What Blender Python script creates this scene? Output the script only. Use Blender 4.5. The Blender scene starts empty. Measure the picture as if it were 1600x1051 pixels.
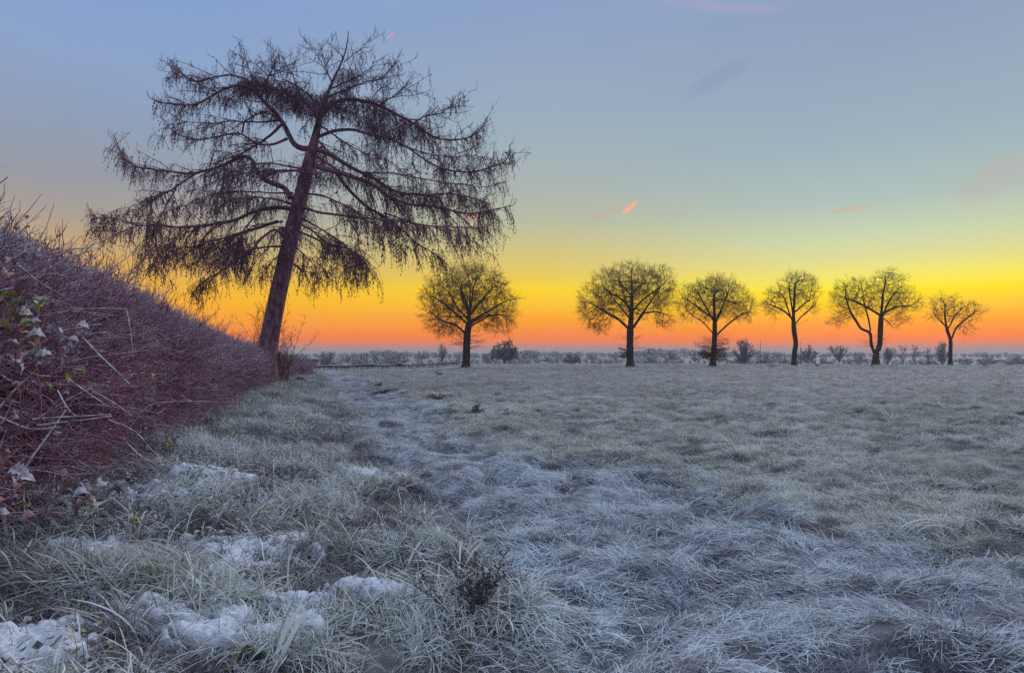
import bpy, math, random
import numpy as np
from mathutils import Vector

random.seed(7)
RNG = np.random.default_rng(7)
SC = bpy.context.scene
COL = SC.collection
rad = math.radians


def lin(r, g, b):
    def f(c):
        c = c / 255.0
        return c / 12.92 if c <= 0.04045 else ((c + 0.055) / 1.055) ** 2.4
    return (f(r), f(g), f(b), 1.0)


# ------------------------------------------------------------------ camera
CAM_Z = 1.62
F_PX = 1067.0            # focal length in pixels of the 1600 px wide photograph
HORIZON = 556.0
cam_d = bpy.data.cameras.new('camera')
cam_d.sensor_width = 36.0
cam_d.lens = 36.0 * F_PX / 1600.0
cam_d.clip_start = 0.05
cam_d.clip_end = 9000.0
cam = bpy.data.objects.new('camera', cam_d)
COL.objects.link(cam)
cam.location = (0, 0, CAM_Z)
PITCH = math.atan((HORIZON - 525.5) / F_PX)
cam.rotation_euler = (math.pi / 2 + PITCH, 0, 0)
SC.camera = cam

# ------------------------------------------------------------------ sky
world = bpy.data.worlds.new('World')
SC.world = world
world.use_nodes = True
wn, wl = world.node_tree.nodes, world.node_tree.links
wn.clear()


def N(nodes, kind, **kw):
    n = nodes.new(kind)
    for k, v in kw.items():
        setattr(n, k, v)
    return n


def math_node(nodes, links, op, a, b=None, c=None, clamp=False):
    n = nodes.new('ShaderNodeMath')
    n.operation = op
    n.use_clamp = clamp
    for i, v in enumerate((a, b, c)):
        if v is None:
            continue
        if isinstance(v, (int, float)):
            n.inputs[i].default_value = v
        else:
            links.new(v, n.inputs[i])
    return n.outputs[0]


def ramp(nodes, links, fac, stops, interp='LINEAR'):
    n = nodes.new('ShaderNodeValToRGB')
    cr = n.color_ramp
    cr.interpolation = interp
    while len(cr.elements) > 1:
        cr.elements.remove(cr.elements[-1])
    cr.elements[0].position = stops[0][0]
    cr.elements[0].color = stops[0][1]
    for p, c in stops[1:]:
        e = cr.elements.new(p)
        e.color = c
    links.new(fac, n.inputs[0])
    return n.outputs[0]


def mixc(nodes, links, fac, a, b, blend='MIX'):
    n = nodes.new('ShaderNodeMix')
    n.data_type = 'RGBA'
    n.blend_type = blend
    for v, s in ((fac, n.inputs[0]), (a, n.inputs[6]), (b, n.inputs[7])):
        if isinstance(v, (int, float)):
            s.default_value = v
        elif isinstance(v, tuple):
            s.default_value = v
        else:
            links.new(v, s)
    return n.outputs[2]


tc = N(wn, 'ShaderNodeTexCoord')
sep = N(wn, 'ShaderNodeSeparateXYZ')
wl.new(tc.outputs['Generated'], sep.inputs[0])
X, Y, Z = sep.outputs
hyp = math_node(wn, wl, 'SQRT', math_node(wn, wl, 'ADD', math_node(wn, wl, 'MULTIPLY', X, X), math_node(wn, wl, 'MULTIPLY', Y, Y)))
elev = math_node(wn, wl, 'MULTIPLY', math_node(wn, wl, 'ARCTAN2', Z, hyp), 180 / math.pi)
MAXE = 60.0
fe = math_node(wn, wl, 'DIVIDE', elev, MAXE, clamp=True)
azi = math_node(wn, wl, 'MULTIPLY', math_node(wn, wl, 'ARCTAN2', X, Y), 180 / math.pi)   # 0 = camera forward, + right


def stops(lst):
    return [(max(0.0, min(1.0, d / MAXE)), lin(*c)) for d, c in lst]


RIGHT = stops([(0, (120, 122, 138)), (0.45, (150, 124, 126)), (0.85, (212, 126, 84)), (1.3, (255, 120, 0)), (2.5, (255, 160, 0)), (3.8, (255, 206, 0)), (4.9, (255, 230, 0)), (5.15, (252, 234, 50)),
               (6.0, (242, 232, 100)), (7.5, (218, 220, 152)), (9.2, (196, 211, 176)), (11.6, (172, 192, 186)), (16, (152, 177, 190)),
               (20, (147, 168, 190)), (25, (139, 159, 191)), (36, (166, 184, 212)), (60, (218, 229, 248))])
MID = stops([(0, (122, 122, 138)), (0.45, (152, 124, 126)), (0.85, (208, 126, 90)), (1.4, (255, 120, 6)), (3.0, (255, 162, 0)), (4.3, (255, 196, 0)), (5.5, (255, 212, 0)), (5.75, (250, 212, 40)),
             (6.6, (236, 204, 78)), (8.5, (214, 198, 118)), (11, (186, 188, 158)), (14, (170, 180, 176)), (19, (153, 174, 190)), (23, (148, 168, 194)),
             (27.5, (138, 161, 198)), (36, (166, 184, 214)), (60, (218, 229, 248))])
LEFT = stops([(0, (124, 122, 138)), (0.45, (154, 124, 126)), (0.85, (205, 126, 92)), (1.4, (250, 122, 18)), (2.7, (255, 160, 4)), (4.2, (252, 178, 14)), (5.2, (242, 178, 48)), (6.4, (222, 170, 88)), (8.0, (196, 165, 118)),
              (10, (168, 157, 146)), (12.6, (150, 153, 162)), (16.5, (141, 157, 183)), (21, (138, 163, 202)), (26, (128, 158, 210)), (36, (162, 182, 216)), (60, (218, 229, 248))])
BACK = stops([(0, (92, 96, 120)), (4, (108, 106, 134)), (9, (118, 118, 148)), (20, (136, 146, 180)), (40, (190, 203, 228)), (60, (218, 229, 248))])
cR = ramp(wn, wl, fe, RIGHT)
cM = ramp(wn, wl, fe, MID)
cL = ramp(wn, wl, fe, LEFT)
cB = ramp(wn, wl, fe, BACK)


def mapr(nodes, links, v, a, b, smooth=True):
    n = nodes.new('ShaderNodeMapRange')
    n.interpolation_type = 'SMOOTHSTEP' if smooth else 'LINEAR'
    links.new(v, n.inputs[0])
    n.inputs[1].default_value = a
    n.inputs[2].default_value = b
    return n.outputs[0]


dAz = math_node(wn, wl, 'ABSOLUTE', math_node(wn, wl, 'SUBTRACT', azi, 30.0))       # degrees away from the glow
dAz = math_node(wn, wl, 'MINIMUM', dAz, math_node(wn, wl, 'SUBTRACT', 360.0, dAz))
c1 = mixc(wn, wl, mapr(wn, wl, dAz, 2, 30), cR, cM)
c2 = mixc(wn, wl, mapr(wn, wl, dAz, 26, 64), c1, cL)
c3 = mixc(wn, wl, mapr(wn, wl, dAz, 62, 140), c2, cB)
# uneven thin veil so that the gradient is not mathematically clean
nz = N(wn, 'ShaderNodeTexNoise')
nz.inputs['Scale'].default_value = 5.0
nz.inputs['Detail'].default_value = 4.0
mp = N(wn, 'ShaderNodeMapping')
mp.inputs['Scale'].default_value = (1, 1, 5)
wl.new(tc.outputs['Generated'], mp.inputs[0])
wl.new(mp.outputs[0], nz.inputs['Vector'])
veil = mapr(wn, wl, nz.outputs[0], 0.35, 0.75)
c4 = mixc(wn, wl, math_node(wn, wl, 'MULTIPLY', veil, 0.05), c3, lin(190, 180, 190))


def wisp(base, px, py, la, lb, tilt, color, amount, ns):
    """A high thin cloud in the sky, centred on a direction, la x lb degrees in size."""
    a0 = math.degrees(math.atan2(px - 800, F_PX))
    e0 = math.degrees(math.atan2(HORIZON - py, math.hypot(F_PX, px - 800)))
    da = math_node(wn, wl, 'MULTIPLY', math_node(wn, wl, 'SUBTRACT', azi, a0), math.cos(rad(e0)))
    de = math_node(wn, wl, 'SUBTRACT', elev, e0)
    c, s = math.cos(rad(tilt)), math.sin(rad(tilt))
    u = math_node(wn, wl, 'ADD', math_node(wn, wl, 'MULTIPLY', da, c / la), math_node(wn, wl, 'MULTIPLY', de, s / la))
    v = math_node(wn, wl, 'ADD', math_node(wn, wl, 'MULTIPLY', da, -s / lb), math_node(wn, wl, 'MULTIPLY', de, c / lb))
    n = N(wn, 'ShaderNodeTexNoise')
    n.inputs['Scale'].default_value = ns
    n.inputs['Detail'].default_value = 3.0
    wl.new(tc.outputs['Generated'], n.inputs['Vector'])
    w = math_node(wn, wl, 'MULTIPLY', math_node(wn, wl, 'SUBTRACT', n.outputs[0], 0.5), 1.6)
    r2 = math_node(wn, wl, 'ADD', math_node(wn, wl, 'MULTIPLY', u, u), math_node(wn, wl, 'MULTIPLY', v, v))
    r2 = math_node(wn, wl, 'ADD', r2, w)
    m = mapr(wn, wl, r2, 1.0, 0.05)
    return mixc(wn, wl, math_node(wn, wl, 'MULTIPLY', m, amount), base, color)


c5 = wisp(c4, 986, 322, 1.0, 0.26, 38, lin(246, 178, 148), 0.9, 60)
c5 = wisp(c5, 945, 334, 1.8, 0.35, 24, lin(196, 168, 160), 0.5, 40)
c5 = wisp(c5, 1120, 120, 3.4, 0.8, 24, lin(142, 154, 184), 0.6, 25)
c5 = wisp(c5, 1565, 275, 3.4, 1.4, 28, lin(186, 176, 170), 0.4, 18)
c5 = wisp(c5, 608, 49, 0.5, 0.08, 45, lin(240, 150, 150), 0.8, 80)
c5 = wisp(c5, 1336, 325, 1.6, 0.28, 4, lin(210, 170, 150), 0.4, 30)
c5 = wisp(c5, 742, 338, 1.1, 0.3, 12, lin(235, 140, 115), 0.65, 50)
c5 = wisp(c5, 1130, 4, 5.0, 0.5, -12, lin(185, 165, 190), 0.3, 20)
# the blue of the physical dusk sky added on top
nish = N(wn, 'ShaderNodeTexSky')
nish.sky_type = 'NISHITA'
nish.sun_disc = False
nish.sun_elevation = rad(0.5)
nish.sun_rotation = rad(30.0)
addn = N(wn, 'ShaderNodeMix')
addn.data_type = 'RGBA'
addn.blend_type = 'ADD'
addn.inputs[0].default_value = 0.008
wl.new(c5, addn.inputs[6])
wl.new(nish.outputs[0], addn.inputs[7])
bg = N(wn, 'ShaderNodeBackground')
wl.new(addn.outputs[2], bg.inputs[0])
bg.inputs[1].default_value = 1.0
wo = N(wn, 'ShaderNodeOutputWorld')
wl.new(bg.outputs[0], wo.inputs[0])

# ------------------------------------------------------------------ sun (just gone under the horizon: a soft wide afterglow it leaves)
sun_d = bpy.data.lights.new('sun', 'SUN')
sun_d.energy = 1.1
sun_d.angle = rad(25)
sun_d.color = (1.0, 0.93, 0.84)
sun = bpy.data.objects.new('sun', sun_d)
COL.objects.link(sun)
sa = rad(30.0)
sun.rotation_euler = Vector((-math.sin(sa), -math.cos(sa), -math.tan(rad(20.0)))).to_track_quat('-Z', 'Y').to_euler()

# ------------------------------------------------------------------ render settings
SC.view_settings.view_transform = 'Standard'
SC.view_settings.look = 'None'
SC.view_settings.exposure = 0.0
SC.view_settings.gamma = 1.0
SC.view_settings.use_curve_mapping = False
SC.render.engine = 'CYCLES'
cy = SC.cycles
cy.use_denoising = False
cy.max_bounces = 4
cy.diffuse_bounces = 3
cy.glossy_bounces = 1
cy.transmission_bounces = 1
cy.volume_bounces = 1
cy.transparent_max_bounces = 4
cy.caustics_reflective = False
cy.caustics_refractive = False
cy.sample_clamp_indirect = 4.0
SC.render.film_transparent = False


# ================================================================== helpers
def _hash(ix, iy, seed):
    h = (ix.astype(np.int64) * 374761393 + iy.astype(np.int64) * 668265263 + seed * 1442695041) & 0xFFFFFFFF
    h = ((h ^ (h >> 13)) * 1274126177) & 0xFFFFFFFF
    h = h ^ (h >> 16)
    return (h & 0xFFFFFF) / float(0xFFFFFF)


def noise2(x, y, seed=0):
    x = np.asarray(x, float)
    y = np.asarray(y, float)
    ix, iy = np.floor(x), np.floor(y)
    fx, fy = x - ix, y - iy
    fx = fx * fx * (3 - 2 * fx)
    fy = fy * fy * (3 - 2 * fy)
    a, b = _hash(ix, iy, seed), _hash(ix + 1, iy, seed)
    c, d = _hash(ix, iy + 1, seed), _hash(ix + 1, iy + 1, seed)
    return (a + (b - a) * fx) * (1 - fy) + (c + (d - c) * fx) * fy - 0.5


def fbm(x, y, seed=0, oct=3):
    o, a = 0, 1.0
    for i in range(oct):
        o = o + a * noise2(x * 2 ** i + 17.3 * i, y * 2 ** i - 9.1 * i, seed + i)
        a *= 0.5
    return o


def sstep(a, b, x):
    u = np.clip((np.asarray(x, float) - a) / (b - a), 0, 1)
    return u * u * (3 - 2 * u)


# along-hedge coordinates: s runs along the hedge and path, t to its right
DX, DY = -0.287, 0.958
def st(x, y):
    return x * DX + y * DY, x * DY - y * DX


def xy(s, t):
    return s * DX + t * DY, s * DY - t * DX


def path_right(s):
    """Right-hand edge of the trodden strip: wide where it is trampled in front, narrower further on."""
    s = np.asarray(s, float)
    return 3.3 + 1.9 * (1 - sstep(3.5, 15, s)) + 0.9 * noise2(s * 0.35, 0 * s + 5, 73)


def height(x, y):
    x = np.asarray(x, float)
    y = np.asarray(y, float)
    s, t = st(x, y)
    r = np.hypot(x, y)
    near = 1 - sstep(60, 110, s)
    z = 0.30 * (1 - sstep(-2.6, 1.25, t)) * near
    z = z - 0.05 * np.exp(-((t - 2.3) / 0.9) ** 2) * near
    rut = np.exp(-((t - 1.55 - 0.25 * noise2(s * 0.3, 0 * s, 5)) / 0.22) ** 2)
    z = z - 0.10 * rut * near * (0.6 + noise2(s * 0.8, t, 6))
    fade = 1 - sstep(50, 130, r)
    z = z + (0.10 * fbm(x * 1.2, y * 1.7, 11, 3) + 0.07 * noise2(x * 2.6, y * 3.8, 14)) * (0.25 + 0.75 * fade)
    z = z + 0.10 * fbm(x * 0.33, y * 0.4, 21, 2) * fade
    z = z + 0.16 * noise2(x / 45.0, y / 60.0, 31) * sstep(25, 60, r)
    mat_ = np.abs(noise2(x * 1.0 + 0.6 * noise2(y * 0.7, x * 0.7, 43), y * 1.9, 42)) * 2
    z = z + 0.22 * (np.sqrt(np.sqrt(np.clip(mat_, 0, 1) ** 2 + 0.012)) - 0.6) * fade
    trod = sstep(1.0, 1.6, t) * (1 - sstep(-0.5, 0.5, t - path_right(s))) * near
    z = z - 0.05 * trod + trod * fade * (0.13 * noise2(s * 2.6 + 0.8 * noise2(t * 1.6, s, 47), t * 0.9, 46) + 0.045 * noise2(s * 6, t * 3, 48))
    # stubborn hummocks in the matted meadow
    z = z + 0.07 * np.maximum(0, noise2(x * 0.9, y * 1.3, 41) - 0.12) * 2.2 * fade
    z = z - 4.2 * sstep(138, 340, r) + 3.6 * sstep(380, 1000, r)  # far ground lifted again so its pale frost stands in for low mist
    z = z - 0.45 * sstep(70, 105, y) * sstep(-0.06, -0.14, x / np.maximum(y, 1.0)) * (y > 0)
    return z


def gz(x, y):
    return float(height(np.array([x]), np.array([y]))[0])


def px_ground(px, py):
    """Ground point seen at photograph pixel (px, py)."""
    k = (px - 800) / F_PX
    lo, hi = 1.0, 400.0
    a = (py - HORIZON) / F_PX
    d = max(1.5, CAM_Z / max(a, 1e-4))
    for _ in range(14):
        d2 = (CAM_Z - gz(k * d, d)) / max(a, 1e-4)
        d = 0.5 * d + 0.5 * min(max(d2, 1.2), 600)
    return k * d, d


def px_at(px, py, d):
    """The point seen at photograph pixel (px, py), d metres in front of the camera."""
    return np.array([(px - 800) / F_PX * d, d, CAM_Z + (HORIZON - py) / F_PX * d])


def mk_mesh(name, verts, quads=None, tris=None, smooth=False, attr=None):
    me = bpy.data.meshes.new(name)
    verts = np.asarray(verts, np.float32).reshape(-1, 3)
    quads = np.zeros((0, 4), np.int32) if quads is None else np.asarray(quads, np.int32).reshape(-1, 4)
    tris = np.zeros((0, 3), np.int32) if tris is None else np.asarray(tris, np.int32).reshape(-1, 3)
    me.vertices.add(len(verts))
    me.vertices.foreach_set('co', verts.ravel())
    nl = len(quads) * 4 + len(tris) * 3
    me.loops.add(nl)
    me.loops.foreach_set('vertex_index', np.concatenate([quads.ravel(), tris.ravel()]).astype(np.int32))
    me.polygons.add(len(quads) + len(tris))
    starts = np.concatenate([np.arange(len(quads)) * 4, len(quads) * 4 + np.arange(len(tris)) * 3]).astype(np.int32)
    me.polygons.foreach_set('loop_start', starts)
    if smooth:
        me.polygons.foreach_set('use_smooth', np.ones(len(quads) + len(tris), bool))
    if attr is not None:
        for k, v in attr.items():
            a = me.attributes.new(k, 'FLOAT', 'POINT')
            a.data.foreach_set('value', np.asarray(v, np.float32))
    me.update(calc_edges=True)
    return me


def link(name, me, mat=None, parent=None, **props):
    o = bpy.data.objects.new(name, me)
    COL.objects.link(o)
    if mat is not None and me is not None and not me.materials:
        me.materials.append(mat)
    if parent is not None:
        o.parent = parent
    for k, v in props.items():
        o[k] = v
    return o


def empty(name, loc, label, category, group=None):
    o = bpy.data.objects.new(name, None)
    COL.objects.link(o)
    o.location = loc
    o.empty_display_size = 0.3
    o['label'] = label
    o['category'] = category
    if group:
        o['group'] = group
    return o


class Tubes:
    """Collects tapered tubes along polylines and builds them as one mesh."""
    def __init__(self):
        self.g = {}

    def add(self, pts, radii, sides=4, var=0.0):
        pts = np.asarray(pts, np.float32)
        self.g.setdefault((len(pts), sides), []).append((pts, np.asarray(radii, np.float32), var))

    def mesh(self, name, origin=(0, 0, 0), smooth=True, extra=None):
        V, Q, A, off = [], [], [], 0
        for (n, k), items in self.g.items():
            P = np.stack([i[0] for i in items])
            R = np.stack([i[1] for i in items])
            va = np.array([i[2] for i in items], np.float32)
            T = np.empty_like(P)
            T[:, 1:-1] = P[:, 2:] - P[:, :-2]
            T[:, 0] = P[:, 1] - P[:, 0]
            T[:, -1] = P[:, -1] - P[:, -2]
            T /= np.maximum(np.linalg.norm(T, axis=2, keepdims=True), 1e-9)
            ref = np.zeros_like(T)
            ref[:, :, 1] = 1.0
            m = np.abs(T[:, :, 1]).mean(axis=1) > 0.75
            ref[m] = (1.0, 0.0, 0.0)
            B1 = np.cross(T, ref)
            B1 /= np.maximum(np.linalg.norm(B1, axis=2, keepdims=True), 1e-9)
            B2 = np.cross(T, B1)
            ang = np.arange(k) * 2 * math.pi / k
            C, S = np.cos(ang), np.sin(ang)
            ring = P[:, :, None, :] + R[:, :, None, None] * (B1[:, :, None, :] * C[None, None, :, None] + B2[:, :, None, :] * S[None, None, :, None])
            V.append(ring.reshape(-1, 3))
            A.append(np.repeat(va, n * k))
            j = np.arange(len(items))[:, None, None] * n * k + off
            i0 = np.arange(n - 1)[None, :, None] * k
            a = np.arange(k)[None, None, :]
            b = (np.arange(k) + 1)[None, None, :] % k
            q = np.stack([j + i0 + a, j + i0 + b, j + i0 + k + b, j + i0 + k + a], axis=-1)
            Q.append(q.reshape(-1, 4))
            off += len(items) * n * k
        T3 = None
        if extra is not None:
            ev, et, ea = extra
            V.append(ev)
            A.append(ea)
            T3 = et + off
        V = np.concatenate(V) - np.array(origin, np.float32)
        return mk_mesh(name, V, np.concatenate(Q) if Q else None, T3, smooth, {'var': np.concatenate(A)})


def octas(centers, radii, stretch=1.3):
    """Small cones and buds as little octahedra: vertices, triangles, var."""
    c = np.asarray(centers, np.float32).reshape(-1, 3)
    r = np.asarray(radii, np.float32).reshape(-1, 1, 1)
    u = np.array([(1, 0, 0), (0, 1, 0), (-1, 0, 0), (0, -1, 0), (0, 0, stretch), (0, 0, -stretch)], np.float32)
    V = (c[:, None, :] + r * u[None]).reshape(-1, 3)
    f = np.array([(0, 1, 4), (1, 2, 4), (2, 3, 4), (3, 0, 4), (1, 0, 5), (2, 1, 5), (3, 2, 5), (0, 3, 5)], np.int32)
    F = (f[None] + (np.arange(len(c)) * 6)[:, None, None]).reshape(-1, 3)
    return V, F, np.full(len(V), 0.5, np.float32)


def unit(v):
    v = np.asarray(v, float)
    return v / max(np.linalg.norm(v), 1e-9)


def rnd(a, b):
    return random.uniform(a, b)


def resample(pts, step):
    pts = np.asarray(pts, float)
    d = np.concatenate([[0], np.cumsum(np.linalg.norm(np.diff(pts, axis=0), axis=1))])
    n = max(3, int(d[-1] / step) + 1)
    u = np.linspace(0, d[-1], n)
    # Catmull-Rom-ish smoothing: interpolate then lightly smooth
    out = np.stack([np.interp(u, d, pts[:, k]) for k in range(3)], axis=1)
    for _ in range(2):
        out[1:-1] = 0.25 * out[:-2] + 0.5 * out[1:-1] + 0.25 * out[2:]
    return out, u / d[-1], d[-1]


# ------------------------------------------------------------------ materials
def new_mat(name):
    m = bpy.data.materials.new(name)
    m.use_nodes = True
    n, l = m.node_tree.nodes, m.node_tree.links
    b = n['Principled BSDF']
    b.inputs['Specular IOR Level'].default_value = 0.15
    b.inputs['Roughness'].default_value = 0.85
    return m, n, l, b


def tex_noise(n, l, scale, detail=3.0, coord='Object', rough=0.55):
    t = n.new('ShaderNodeTexCoord')
    z = n.new('ShaderNodeTexNoise')
    z.inputs['Scale'].default_value = scale
    z.inputs['Detail'].default_value = detail
    z.inputs['Roughness'].default_value = rough
    if coord == 'World':
        g = n.new('ShaderNodeNewGeometry')
        l.new(g.outputs['Position'], z.inputs['Vector'])
    else:
        l.new(t.outputs[coord], z.inputs['Vector'])
    return z.outputs[0]


def up_frost(n, l, lo, hi):
    """0..1: how far the surface faces the sky (frost and snow settle there)."""
    g = n.new('ShaderNodeNewGeometry')
    s = n.new('ShaderNodeSeparateXYZ')
    l.new(g.outputs['Normal'], s.inputs[0])
    return mapr(n, l, s.outputs[2], lo, hi)


def attr_fac(n, name):
    a = n.new('ShaderNodeAttribute')
    a.attribute_name = name
    return a.outputs['Fac']


FROST = (0.74, 0.79, 0.87, 1)


def bark_mat(name, a, b, scale=6.0, frost=0.25, bump=0.4, stretch=0.25):
    m, n, l, p = new_mat(name)
    t = n.new('ShaderNodeTexCoord')
    mp_ = n.new('ShaderNodeMapping')
    mp_.inputs['Scale'].default_value = (1, 1, stretch)
    l.new(t.outputs['Object'], mp_.inputs[0])
    z = n.new('ShaderNodeTexNoise')
    z.inputs['Scale'].default_value = scale
    z.inputs['Detail'].default_value = 5
    l.new(mp_.outputs[0], z.inputs['Vector'])
    f = mapr(n, l, z.outputs[0], 0.35, 0.68)
    c = mixc(n, l, f, a, b)
    if frost > 0:
        fr = math_node(n, l, 'MULTIPLY', up_frost(n, l, 0.1, 0.9), frost)
        c = mixc(n, l, fr, c, FROST)
    l.new(c, p.inputs['Base Color'])
    if bump:
        bn = n.new('ShaderNodeBump')
        bn.inputs['Strength'].default_value = bump
        bn.inputs['Distance'].default_value = 0.05
        l.new(z.outputs[0], bn.inputs['Height'])
        l.new(bn.outputs[0], p.inputs['Normal'])
    return m


M_LARCH = bark_mat('larch_bark', (0.12, 0.058, 0.085, 1), (0.32, 0.18, 0.22, 1), 7.0, 0.10, 0.9, 0.3)
M_LTWIG = bark_mat('larch_twig_bark', (0.10, 0.045, 0.08, 1), (0.22, 0.10, 0.17, 1), 5.0, 0.06, 0.0)
M_OAK = bark_mat('oak_bark', (0.04, 0.028, 0.026, 1), (0.10, 0.065, 0.05, 1), 5.0, 0.12, 0.7, 0.3)
M_OTWIG = bark_mat('oak_twig_bark', (0.12, 0.062, 0.032, 1), (0.20, 0.105, 0.05, 1), 2.0, 0.08, 0.0)
M_SPROUT = bark_mat('sprout_bark', (0.10, 0.045, 0.022, 1), (0.17, 0.08, 0.03, 1), 2.0, 0.05, 0.0)
M_FARTREE = bark_mat('frosted_mist_tinted_twigs', (0.10, 0.112, 0.14, 1), (0.21, 0.23, 0.275, 1), 0.8, 0.3, 0.0)  # frosted twigs, with the mist's bluish paleness also painted into the colour
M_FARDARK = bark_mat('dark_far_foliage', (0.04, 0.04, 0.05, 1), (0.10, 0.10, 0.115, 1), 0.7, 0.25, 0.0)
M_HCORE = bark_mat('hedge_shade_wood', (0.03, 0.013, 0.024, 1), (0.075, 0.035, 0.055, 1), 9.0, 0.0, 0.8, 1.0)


def frost_twig_mat(name, a, b, frost, lo=0.0, hi=0.8, scale=3.0):
    m, n, l, p = new_mat(name)
    f = mapr(n, l, tex_noise(n, l, scale, 2.0, 'World'), 0.4, 0.62)
    v = n.new('ShaderNodeObjectInfo').outputs['Random']
    c = mixc(n, l, f, a, b)
    c = mixc(n, l, math_node(n, l, 'MULTIPLY', v, 0.35), c, b)
    k = mapr(n, l, tex_noise(n, l, 14.0, 2.0, 'World'), 0.38, 0.6)
    fr = math_node(n, l, 'MULTIPLY', math_node(n, l, 'MULTIPLY', up_frost(n, l, lo, hi), frost), math_node(n, l, 'ADD', math_node(n, l, 'MULTIPLY', k, 0.75), 0.25))
    c = mixc(n, l, fr, c, FROST)
    l.new(c, p.inputs['Base Color'])
    return m


M_HTOP = frost_twig_mat('hedge_twig_frosted', (0.13, 0.085, 0.12, 1), (0.32, 0.25, 0.33, 1), 1.15)
M_HLOW = frost_twig_mat('hedge_twig_purple', (0.15, 0.03, 0.085, 1), (0.33, 0.12, 0.20, 1), 0.9)
M_HRED = frost_twig_mat('hedge_twig_red', (0.26, 0.02, 0.09, 1), (0.42, 0.05, 0.15, 1), 0.35)
M_CANE = frost_twig_mat('bramble_cane_frosted', (0.16, 0.08, 0.10, 1), (0.34, 0.24, 0.27, 1), 1.0, -0.2, 0.4)


def blade_mat(name, base, straw, frost, frost_amt, dark=None):
    """Grass blade: colour by clump and position in the meadow, hoar frost thicker towards the tips and the open side."""
    m, n, l, p = new_mat(name)
    rndv = n.new('ShaderNodeObjectInfo').outputs['Random']
    var = attr_fac(n, 'var')
    tip = attr_fac(n, 'tip')
    big = mapr(n, l, tex_noise(n, l, 0.35, 3.0, 'World'), 0.38, 0.64)
    c = mixc(n, l, math_node(n, l, 'ADD', math_node(n, l, 'MULTIPLY', rndv, 0.5), math_node(n, l, 'MULTIPLY', var, 0.5)), base, straw)
    if dark:
        d = mapr(n, l, tex_noise(n, l, 1.1, 3.0, 'World'), 0.60, 0.70)
        c = mixc(n, l, math_node(n, l, 'MULTIPLY', d, 0.75), c, dark)
        dk = math_node(n, l, 'MULTIPLY_ADD', d, -0.72, 1.0)      # less frost on these patches, darkened to paint shadow spots between clumps
    fn = mapr(n, l, tex_noise(n, l, 1.7, 4.0, 'World', 0.65), 0.32, 0.68)
    fv = math_node(n, l, 'MULTIPLY_ADD', tip, 0.45, -0.34)
    fv = math_node(n, l, 'MULTIPLY_ADD', var, 1.05, fv)
    fv = math_node(n, l, 'MULTIPLY_ADD', fn, 0.55, fv)
    fr = math_node(n, l, 'MULTIPLY', fv, frost_amt, clamp=True)
    fr = math_node(n, l, 'MULTIPLY', fr, math_node(n, l, 'MULTIPLY_ADD', big, 0.25, 0.80), clamp=True)
    if dark:
        fr = math_node(n, l, 'MULTIPLY', fr, dk)
    c = mixc(n, l, fr, c, frost)
    l.new(c, p.inputs['Base Color'])
    tl = n.new('ShaderNodeBsdfTranslucent')
    l.new(c, tl.inputs['Color'])
    mx = n.new('ShaderNodeMixShader')
    mx.inputs[0].default_value = 0.2
    l.new(p.outputs[0], mx.inputs[1])
    l.new(tl.outputs[0], mx.inputs[2])
    l.new(mx.outputs[0], n['Material Output'].inputs['Surface'])
    return m


M_FIELD = blade_mat('matted_meadow_blade', (0.085, 0.10, 0.06, 1), (0.34, 0.32, 0.20, 1), (0.78, 0.82, 0.81, 1), 1.08, (0.10, 0.06, 0.11, 1))
M_BARESHADE = blade_mat('bare_shaded_blade', (0.03, 0.02, 0.04, 1), (0.12, 0.09, 0.085, 1), (0.66, 0.70, 0.78, 1), 0.5, (0.07, 0.03, 0.085, 1))  # less frost, plus the shade of the hollows painted into the colour
M_PATHG = blade_mat('trodden_blade', (0.08, 0.07, 0.11, 1), (0.27, 0.24, 0.25, 1), (0.78, 0.88, 0.98, 1), 1.35, (0.09, 0.045, 0.13, 1))
M_PATHB = blade_mat('trodden_bare_shaded_blade', (0.035, 0.022, 0.055, 1), (0.12, 0.09, 0.11, 1), (0.60, 0.68, 0.85, 1), 0.5, (0.07, 0.03, 0.09, 1))  # furrow shade painted in as darker, less frosted blades
M_VERGE = blade_mat('verge_blade', (0.055, 0.09, 0.03, 1), (0.30, 0.25, 0.15, 1), (0.78, 0.86, 0.92, 1), 0.92, (0.08, 0.05, 0.07, 1))
M_TUSS = blade_mat('tussock_blade', (0.09, 0.14, 0.05, 1), (0.27, 0.26, 0.14, 1), (0.80, 0.84, 0.87, 1), 1.15)
M_GREENB = blade_mat('green_blade', (0.08, 0.16, 0.03, 1), (0.16, 0.22, 0.05, 1), (0.55, 0.65, 0.62, 1), 0.45)
M_DEAD = blade_mat('dead_weed', (0.05, 0.032, 0.03, 1), (0.13, 0.085, 0.06, 1), (0.45, 0.48, 0.55, 1), 0.4)


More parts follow.
